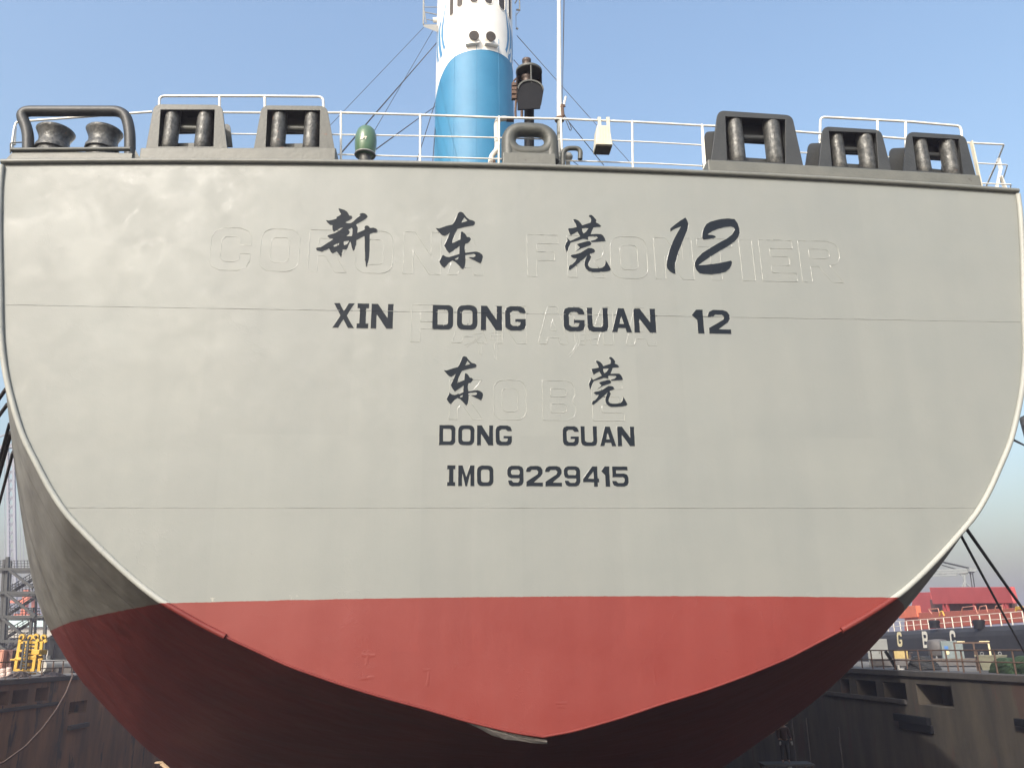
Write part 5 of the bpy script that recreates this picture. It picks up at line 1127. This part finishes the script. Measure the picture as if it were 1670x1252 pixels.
# pale cargo crane standing behind it
cc = thing('cargo_crane', 'pale grey jib crane with trestle head rising behind the red hatch covers', 'crane')
CY = 150.0
b = MB(); b.beam(at(1470, 935, CY), at(1588, 932, CY), .42); b.beam(at(1470, 939.5, CY), at(1560, 937, CY), .35); b.beam(at(1480, 931.5, CY), at(1586, 928, CY), .3)
for i in range(12): x = 1482 + i * 8.5; b.beam(at(x, 938, CY), at(x + 4, 930.5, CY), .16); b.beam(at(x + 4, 930.5, CY), at(x + 8.5, 937, CY), .16)
b.box((at(1577, 932, CY).x, CY - 1, at(1577, 932.5, CY).z), (at(1587, 926, CY).x, CY + 1, at(1587, 926.5, CY).z)); b.build('jib', 'crane', cc)
b = MB(); b.tube([at(1541, 917, CY), at(1580, 926, CY)], .16, 5); b.tube([at(1500, 906, CY), at(1541, 917, CY)], .16, 5); b.tube([at(1536, 921, CY), at(1560, 928, CY)], .1, 5); b.tube([at(1582, 934, CY), at(1586, 962, CY)], .1, 5); b.tube([at(1586, 934, CY), at(1590, 962, CY)], .1, 5); b.build('crane_cable', 'steel', cc)
b = MB(); c0, c1 = at(1572, 934, CY), at(1573, 950, CY); b.add([at(1566, 935, CY), at(1578, 934, CY), at(1574.5, 940, CY), at(1570.5, 940, CY), at(1566, 935, CY + 1.2), at(1578, 934, CY + 1.2), at(1574.5, 940, CY + 1.2), at(1570.5, 940, CY + 1.2)], [(0, 1, 2, 3), (7, 6, 5, 4), (0, 4, 5, 1), (1, 5, 6, 2), (2, 6, 7, 3), (3, 7, 4, 0)])
b.beam(at(1572.5, 939, CY), at(1573, 951, CY), .32); b.beam(at(1573, 948, CY), at(1568, 957, CY), .2); b.beam(at(1573, 948, CY), at(1582, 957, CY), .2); b.beam(at(1572.7, 945, CY), at(1573, 1010, CY), .36); b.build('crane_post', 'crane', cc)
# tall pylon at the right-hand photo edge
py_ = thing('lattice_pylon', 'grey steel pylon just showing at the starboard edge above the thin rope', 'pylon')
b = MB(); PY = 70.0
b.beam(at(1681, 560, PY), at(1688, 1060, PY), .6); b.beam(at(1694, 560, PY), at(1702, 1060, PY), 1.0)
for i in range(10): y = 570 + i * 48; b.beam(at(1682, y, PY), at(1698, y + 48, PY), .25)
b.build('pylon_leg', 'farcrane', py_)
b = MB(); b.beam(at(1668.5, 684, PY), at(1690, 682, PY), .7, .6); b.beam(at(1667, 691, PY - .4), at(1690, 689, PY - .4), .25); b.beam(at(1669, 692, PY), at(1682, 740, PY), .3); b.lathe([(.1, -.6), (.4, -.5), (.4, 0)], at(1671, 682, PY), 12); b.build('pylon_bracket', 'steel', py_)

# ------------------------------------------------------------------ starboard quay: fence and clutter
def qR(px, y_, off):
    """point standing on the starboard quay, off metres behind the dock edge, under photo column px"""
    s__, _ = onwall(px, y_, WALL_R + off); return ship_to_world(WALL_R + off, s__, -EYE)
fence((1392, 1760), None, 'quay_fence', 'rusty two-rail fence with leaning posts along the starboard quay edge', 'rustrail', WALL_R + 0.5, (1.25, 0.62), 16, .045)
def qbox(px, off, w__, h__, d__, m, name, label, cat, extra=None):
    p = qR(px, 1080, off); r_ = bpy.data.objects.new(name, None); COL.objects.link(r_); r_.location = p; r_.rotation_euler = (0, 0, YAW + math.radians(-90) + math.radians(20)); tag(r_, label, cat)
    r_.rotation_euler = (0, 0, YAW - math.radians(25))
    b_ = MB(); b_.box((-w__ / 2, -d__ / 2, 0), (w__ / 2, d__ / 2, h__)); bevel(b_.build('body', m, r_), .03); return r_
cb = qbox(1434, 4.5, 1.9, 2.6, 1.4, 'grey', 'control_cabinet', 'pale grey cabinet standing behind the fence beside the red hull', 'cabinet')
b = MB(); b.box((-.85, -.73, .12), (-.03, -.703, 2.45)); b.box((.03, -.73, .12), (.85, -.703, 2.45)); b.build('cabinet_door', 'grey', cb)
b = MB(); b.box((.08, -.77, 1.2), (.13, -.732, 1.5)); b.build('handle', 'dark', cb)
# coil of black hose / tyre heap
ty = thing('cable_coil', 'large coil of black cable lying behind the starboard fence', 'cable coil', qR(1505, 1085, 1.6))
b = MB()
for i in range(9): rr_ = 1.35 - .09 * i; b.tube([(rr_ * math.cos(t) + random.uniform(-.03, .03), rr_ * math.sin(t), .09 + .115 * i + .05 * math.sin(3 * t + i)) for t in np.linspace(0, 2 * math.pi, 37)[:-1]], .10, 7, closed=True)
b.build('coil_turns', 'tyre', ty)
b = MB(); b.lathe([(1.2, 0.0), (.9, .6), (.4, 1.0), (.05, 1.1)], (0, 0, 0), 24); b.build('coil_core', 'tyre', ty)
# yellow box
MAT['paleyellow'] = mat('pale_yellow_paint', (0.52, 0.40, 0.17), 0.6, 0, (0.42, 0.30, 0.11), 2.5, 0.5)
yb = qbox(1471, 6.5, 1.7, 1.5, 1.2, 'paleyellow', 'pump_unit', 'yellow pump unit below the cream letter on the black ship', 'pump')
for o_ in yb.children: o_.location.z = .55
b = MB(); b.box((-.8, -.6, 0), (-.7, .6, .55)); b.box((.7, -.6, 0), (.8, .6, .55)); b.build('stand', 'rustrail', yb)
b = MB(); b.lathe([(.22, 0), (.22, .8)], (1.05, 0, .6), 14); b.tube([(1.05, 0, 1.4), (1.05, 0, 1.65), (1.5, 0, 1.65)], .06, 6); b.build('motor', 'copper', yb)
# low grey platform behind the coil
pf = thing('timber_platform', 'low weathered platform of planks behind the cable coil', 'platform', qR(1530, 1080, 7.5))
pf.rotation_euler = (0, 0, YAW - math.radians(25))
b = MB()
for i in range(7): b.box((-6, -1.9 + i * .55, .62), (6, -1.42 + i * .55, .72))
b.build('planks', mat('weathered_planks', (0.17, 0.135, 0.105), 0.85, 0, (0.10, 0.08, 0.065), 2.0, 0.5, stretch=(.3, 3, 1)), pf)
b = MB()
for x in (-5.5, -2, 2, 5.5): b.box((x - .12, -1.8, 0), (x + .12, 1.8, .618))
b.box((-6, -1.95, .1), (6, -1.905, .6)); b.build('trestles', 'tank', pf)
# scuffed tank, pale blue locker
tk = thing('scuffed_tank', 'scuffed grey cylindrical tank on legs left of the pale blue locker', 'tank', qR(1533, 1075, 10))
b = MB(); b.lathe([(.2, 1.1), (1.2, 1.2), (1.45, 1.5), (1.45, 3.3), (1.2, 3.6), (.2, 3.7)], (0, 0, 0), 26); b.build('tank_shell', 'tank', tk)
for k_ in range(4):
    t = math.pi / 4 + k_ * math.pi / 2; b = MB(); b.beam((1.2 * math.cos(t), 1.2 * math.sin(t), 0), (1.2 * math.cos(t), 1.2 * math.sin(t), 1.5), .2); b.build('leg', 'grey', tk)
lk = qbox(1556, 9.0, 3.0, 2.6, 1.6, 'bluegr', 'steel_locker', 'pale blue steel locker with a small blue sign under the half hidden letter', 'locker')
lk.children[0].location.z = 1.1
b = MB(); b.box((-1.1, -.83, 2.5), (-.55, -.802, 2.95)); b.build('blue_sign', 'bluemark', lk)
b = MB(); b.lathe([(.30, 0), (.30, .03)], (-.8, -.802, 2.0), 18, axis=(0, -1, 0)); b.build('round_sign', 'yletter', lk)
for x in (-1.35, 1.35):
    b = MB(); b.box((x - .1, -.6, 0), (x + .1, .6, 1.098)); b.build('leg', 'grey', lk)
# gate frame
gf = thing('gate_frame', 'yellow topped steel goal frame standing behind the starboard fence', 'frame', qR(1590, 1080, 3.0))
gf.rotation_euler = (0, 0, YAW - math.radians(30))
b = MB()
for x in (-1.6, 0.15, 1.5): b.box((x - .08, -.08, 0), (x + .08, .08, 2.62))
b.build('upright', 'rustrail', gf)
b = MB(); b.box((-1.7, -.09, 2.625), (1.6, .09, 2.78)); b.build('crossbar', 'rustrail', gf)
b = MB(); b.box((-1.3, -.1, 2.785), (-.6, .1, 2.86)); b.box((.7, -.1, 2.785), (1.62, .1, 2.86)); b.box((1.42, -.11, 1.2), (1.585, -.083, 2.6)); b.build('yellow_paint', 'yletter', gf)
# pale skip with lifting lugs
sk = thing('lifting_skip', 'pale skip with two round lifting lugs beside the green net heaps', 'skip', qR(1618, 1085, 3.2))
sk.rotation_euler = (0, 0, YAW - math.radians(25))
b = MB(); b.add([(-1.0, -.7, .12), (1.0, -.7, .12), (1.0, .7, .12), (-1.0, .7, .12), (-1.3, -.95, 1.45), (1.3, -.95, 1.45), (1.3, .95, 1.45), (-1.3, .95, 1.45)], [(0, 3, 2, 1), (0, 1, 5, 4), (1, 2, 6, 5), (2, 3, 7, 6), (3, 0, 4, 7)])
o_ = b.build('skip_body', 'bin', sk); so_ = o_.modifiers.new('thick', 'SOLIDIFY'); so_.thickness = .05
b = MB(); b.box((-1.36, -1.02, 1.452), (1.36, -.92, 1.56)); b.box((-1.36, .92, 1.452), (1.36, 1.02, 1.56)); b.build('skip_rim', 'bin', sk)
for x in (-.85, .75):
    b = MB(); b.tube([(x + .14 * math.cos(t), -.97, 1.72 + .14 * math.sin(t)) for t in np.linspace(0, 2 * math.pi, 17)[:-1]], .04, 6, closed=True); b.build('lug', 'grey', sk)
def heapR(px0, px1, ytop, off, label, seed):
    pm = qR((px0 + px1) / 2, 1085, off); Yd = pm.y
    return heap('net_heap', px0, px1, ytop, 1000, Yd, 'tarp', label, 'net heap', seed, 1.2) if False else (px0, Yd)
for (x0, x1, H, off, lab, sd__) in ((1624, 1660, .85, 1.6, 'green net heap next to the pale skip', 11), (1656, 1690, .95, 1.7, 'green net heap at the starboard photo edge', 12)):
    pa, pb = qR(x0, 1088, off), qR(x1, 1088, off); wx = abs(pb.x - pa.x) / 2 + .4
    rr_ = random.Random(sd__); b = MB(); n1, n2 = 44, 14; vs = []; ph = [rr_.uniform(0, 6) for _ in range(4)]
    for j in range(n2 + 1):
        for i in range(n1):
            t = 2 * math.pi * i / n1; f = j / n2; ra = math.cos(f * math.pi / 2) ** .8 + .01; bu = 1 + .12 * math.sin(3 * t + ph[0] + 3 * f) + .08 * math.sin(8 * t + ph[1]) + rr_.uniform(-.05, .05)
            vs.append((wx * ra * bu * math.cos(t), 1.5 * ra * bu * math.sin(t), H * math.sin(f * math.pi / 2) * (1 + .1 * math.sin(4 * t + ph[2]) * (1 - f))))
    b.add(vs, [(j * n1 + i, j * n1 + (i + 1) % n1, (j + 1) * n1 + (i + 1) % n1, (j + 1) * n1 + i) for j in range(n2) for i in range(n1)])
    o_ = b.build('net_heap', 'tarp'); o_.location = (pa + pb) / 2; tag(o_, lab, 'net heap', 'green net heaps')
# two white offcuts by the coil, dark leaning post
wp = thing('plastic_offcut', 'small white plastic scraps lying left of the black cable coil', 'scrap', qR(1474, 1090, .9))
b = MB(); b.box((-.6, -.1, 0), (.1, .1, .12)); b.box((-.6, -.1, .12), (-.42, .1, .42)); b.box((.45, -.1, 0), (1.05, .1, .12)); b.build('scrap_piece', 'white', wp)
lp = thing('leaning_post', 'thick dark post leaning through the starboard fence beside the cabinet', 'post', qR(1463, 1090, .8))
b = MB(); b.beam((0, 0, 0), (-.75, .1, 1.5), .22); b.build('post_shaft', 'black', lp)
b = MB(); b.box((-.25, -.2, 0.0), (.3, .2, .06)); b.build('post_foot', 'black', lp)

for o_, k_ in ((cb, .8), (ty, .78), (yb, .6), (pf, .8), (tk, .55), (lk, .5), (gf, .62), (sk, .6), (wp, .7), (lp, .8)): o_.scale = (k_, k_, k_)
# ------------------------------------------------------------------ worker and staging low on the starboard side
PYd = 40.0
feet = at(1282, 1243, PYd)
st = thing('work_platform', 'dark staging platform with a pale post low beside the red hull', 'staging', feet)
b = MB(); b.box((-1.1, -.5, -.09), (1.1, .6, -.01)); b.build('staging_deck', 'beam', st)
for x, y in ((-1.0, -.42), (1.0, -.42), (-1.0, .52), (1.0, .52)):
    b = MB(); b.tube([(x, y, FLOOR_Z - feet.z), (x, y, -.092)], .045, 8); b.build('standard', 'rustrail', st)
b = MB(); b.tube([(.02, -.42, FLOOR_Z - feet.z), (.02, -.42, -.095)], .09, 10); b.build('pale_post', 'grey', st)
pe = thing('person', 'worker in dark red jacket and pale gloves standing on the staging', 'person', feet)
def skin(name, verts, edges, radii, m, parent, sub=2):
    me = bpy.data.meshes.new(name); me.from_pydata(verts, edges, []); o_ = bpy.data.objects.new(name, me); COL.objects.link(o_); o_.parent = parent
    o_.modifiers.new('skin', 'SKIN')
    me.skin_vertices.new() if not me.skin_vertices else None
    for i, r_ in enumerate(radii): me.skin_vertices[0].data[i].radius = (r_, r_)
    me.skin_vertices[0].data[0].use_root = True
    s__ = o_.modifiers.new('sub', 'SUBSURF'); s__.levels = sub; s__.render_levels = sub
    me.materials.append(MAT[m]); return o_
v = [(0, 0, .94), (0, 0, 1.12), (0, .01, 1.32), (0, .01, 1.44), (0, -.01, 1.52), (0, -.03, 1.60), (0, -.03, 1.72), (.18, .01, 1.41), (.26, -.03, 1.13), (.29, -.15, .92), (-.18, .01, 1.41), (-.25, -.03, 1.13), (-.24, -.17, .93), (.10, 0, .88), (.12, -.02, .48), (.13, .03, .08), (.14, -.11, .035), (-.10, 0, .88), (-.12, -.02, .48), (-.13, .03, .08), (-.14, -.11, .035)]
e = [(0, 1), (1, 2), (2, 3), (3, 4), (4, 5), (5, 6), (3, 7), (7, 8), (8, 9), (3, 10), (10, 11), (11, 12), (0, 13), (13, 14), (14, 15), (15, 16), (0, 17), (17, 18), (18, 19), (19, 20)]
r_ = [.14, .13, .15, .12, .06, .085, .075, .075, .05, .035, .075, .05, .035, .09, .065, .045, .04, .09, .065, .045, .04]
body = skin('body', v, e, r_, 'skin', pe)
v = [(0, 0, .86), (0, 0, 1.12), (0, .01, 1.32), (0, .01, 1.45), (.19, .01, 1.41), (.265, -.03, 1.13), (.29, -.12, .97), (-.19, .01, 1.41), (-.26, -.03, 1.13), (-.25, -.14, .98)]
e = [(0, 1), (1, 2), (2, 3), (3, 4), (4, 5), (5, 6), (3, 7), (7, 8), (8, 9)]
skin('jacket', v, e, [.175, .165, .18, .13, .095, .07, .05, .095, .07, .05], 'jacket', pe)
v = [(0, 0, .92), (.10, 0, .84), (.12, -.02, .48), (.13, .02, .11), (-.10, 0, .84), (-.12, -.02, .48), (-.13, .02, .11)]
skin('trousers', v, [(0, 1), (1, 2), (2, 3), (0, 4), (4, 5), (5, 6)], [.15, .115, .085, .07, .115, .085, .07], 'trousers', pe)
for sx in (1, -1):
    hx, hy, hz = (.29, -.16, .90) if sx > 0 else (-.24, -.18, .91)
    v = [(hx, hy, hz), (hx, hy - .03, hz - .07)]; e = [(0, 1)]; r_ = [.034, .036]
    for k_, ln in enumerate((.065, .078, .072, .055)):
        x = hx + (k_ - 1.5) * .021; v += [(x, hy - .04, hz - .11), (x, hy - .05, hz - .11 - ln * .55), (x, hy - .035, hz - .11 - ln)]; i0 = len(v) - 3; e += [(1, i0), (i0, i0 + 1), (i0 + 1, i0 + 2)]; r_ += [.010, .009, .008]
    v += [(hx - sx * .045, hy - .03, hz - .06), (hx - sx * .06, hy - .045, hz - .10)]; i0 = len(v) - 2; e += [(0, i0), (i0, i0 + 1)]; r_ += [.011, .009]
    skin('glove', v, e, r_, 'glove', pe, 1)
b = MB(); b.lathe([(.125, 0), (.12, .03), (.105, .08), (.06, .115), (.01, .125)], (0, -.03, 1.70), 20); b.lathe([(.15, -.005), (.15, .006)], (0, -.05, 1.70), 20); b.build('hard_hat', 'brown', pe)
b = MB()
for x in (-.032, .032): b.lathe([(.011, 0), (.008, .006)], (x, -.112, 1.655), 8, axis=(0, -1, 0))
b.lathe([(.018, 0), (.008, .022)], (0, -.11, 1.625), 8, axis=(0, -1, -.2)); b.box((-.025, -.116, 1.583), (.025, -.108, 1.590)); b.build('face', 'brown', pe)
# ship-yard shore under the port bilge
ts = thing('timber_shore', 'pale raw timber shore poking out below the red hull at the bottom of the port side', 'timber')
b = MB(); b.beam(at(262, 1243, 27), at(330, 1300, 25), .06, .09); b.build('shore_beam', 'timber', ts)
b = MB(); p = at(259, 1240, 27); b.box((p.x - .08, p.y - .1, p.z - .06), (p.x + .1, p.y + .1, p.z - .02)); b.build('shore_head', 'timber', ts)

# ------------------------------------------------------------------ harbour haze
b = MB(); b.box((-1000, -400, FLOOR_Z - 2.2), (1000, 1200, 52)); hz = b.build('haze', 'white'); hz['kind'] = 'stuff'
hm = bpy.data.materials.new('haze_air'); hm.use_nodes = True; hn = hm.node_tree; hn.nodes.clear()
hv = hn.nodes.new('ShaderNodeVolumePrincipled'); hv.inputs['Color'].default_value = (0.75, 0.71, 0.85, 1); hv.inputs['Density'].default_value = 0.0011; hv.inputs['Anisotropy'].default_value = 0.2
ho_ = hn.nodes.new('ShaderNodeOutputMaterial'); hn.links.new(hv.outputs[0], ho_.inputs['Volume'])
hz.data.materials.clear(); hz.data.materials.append(hm)
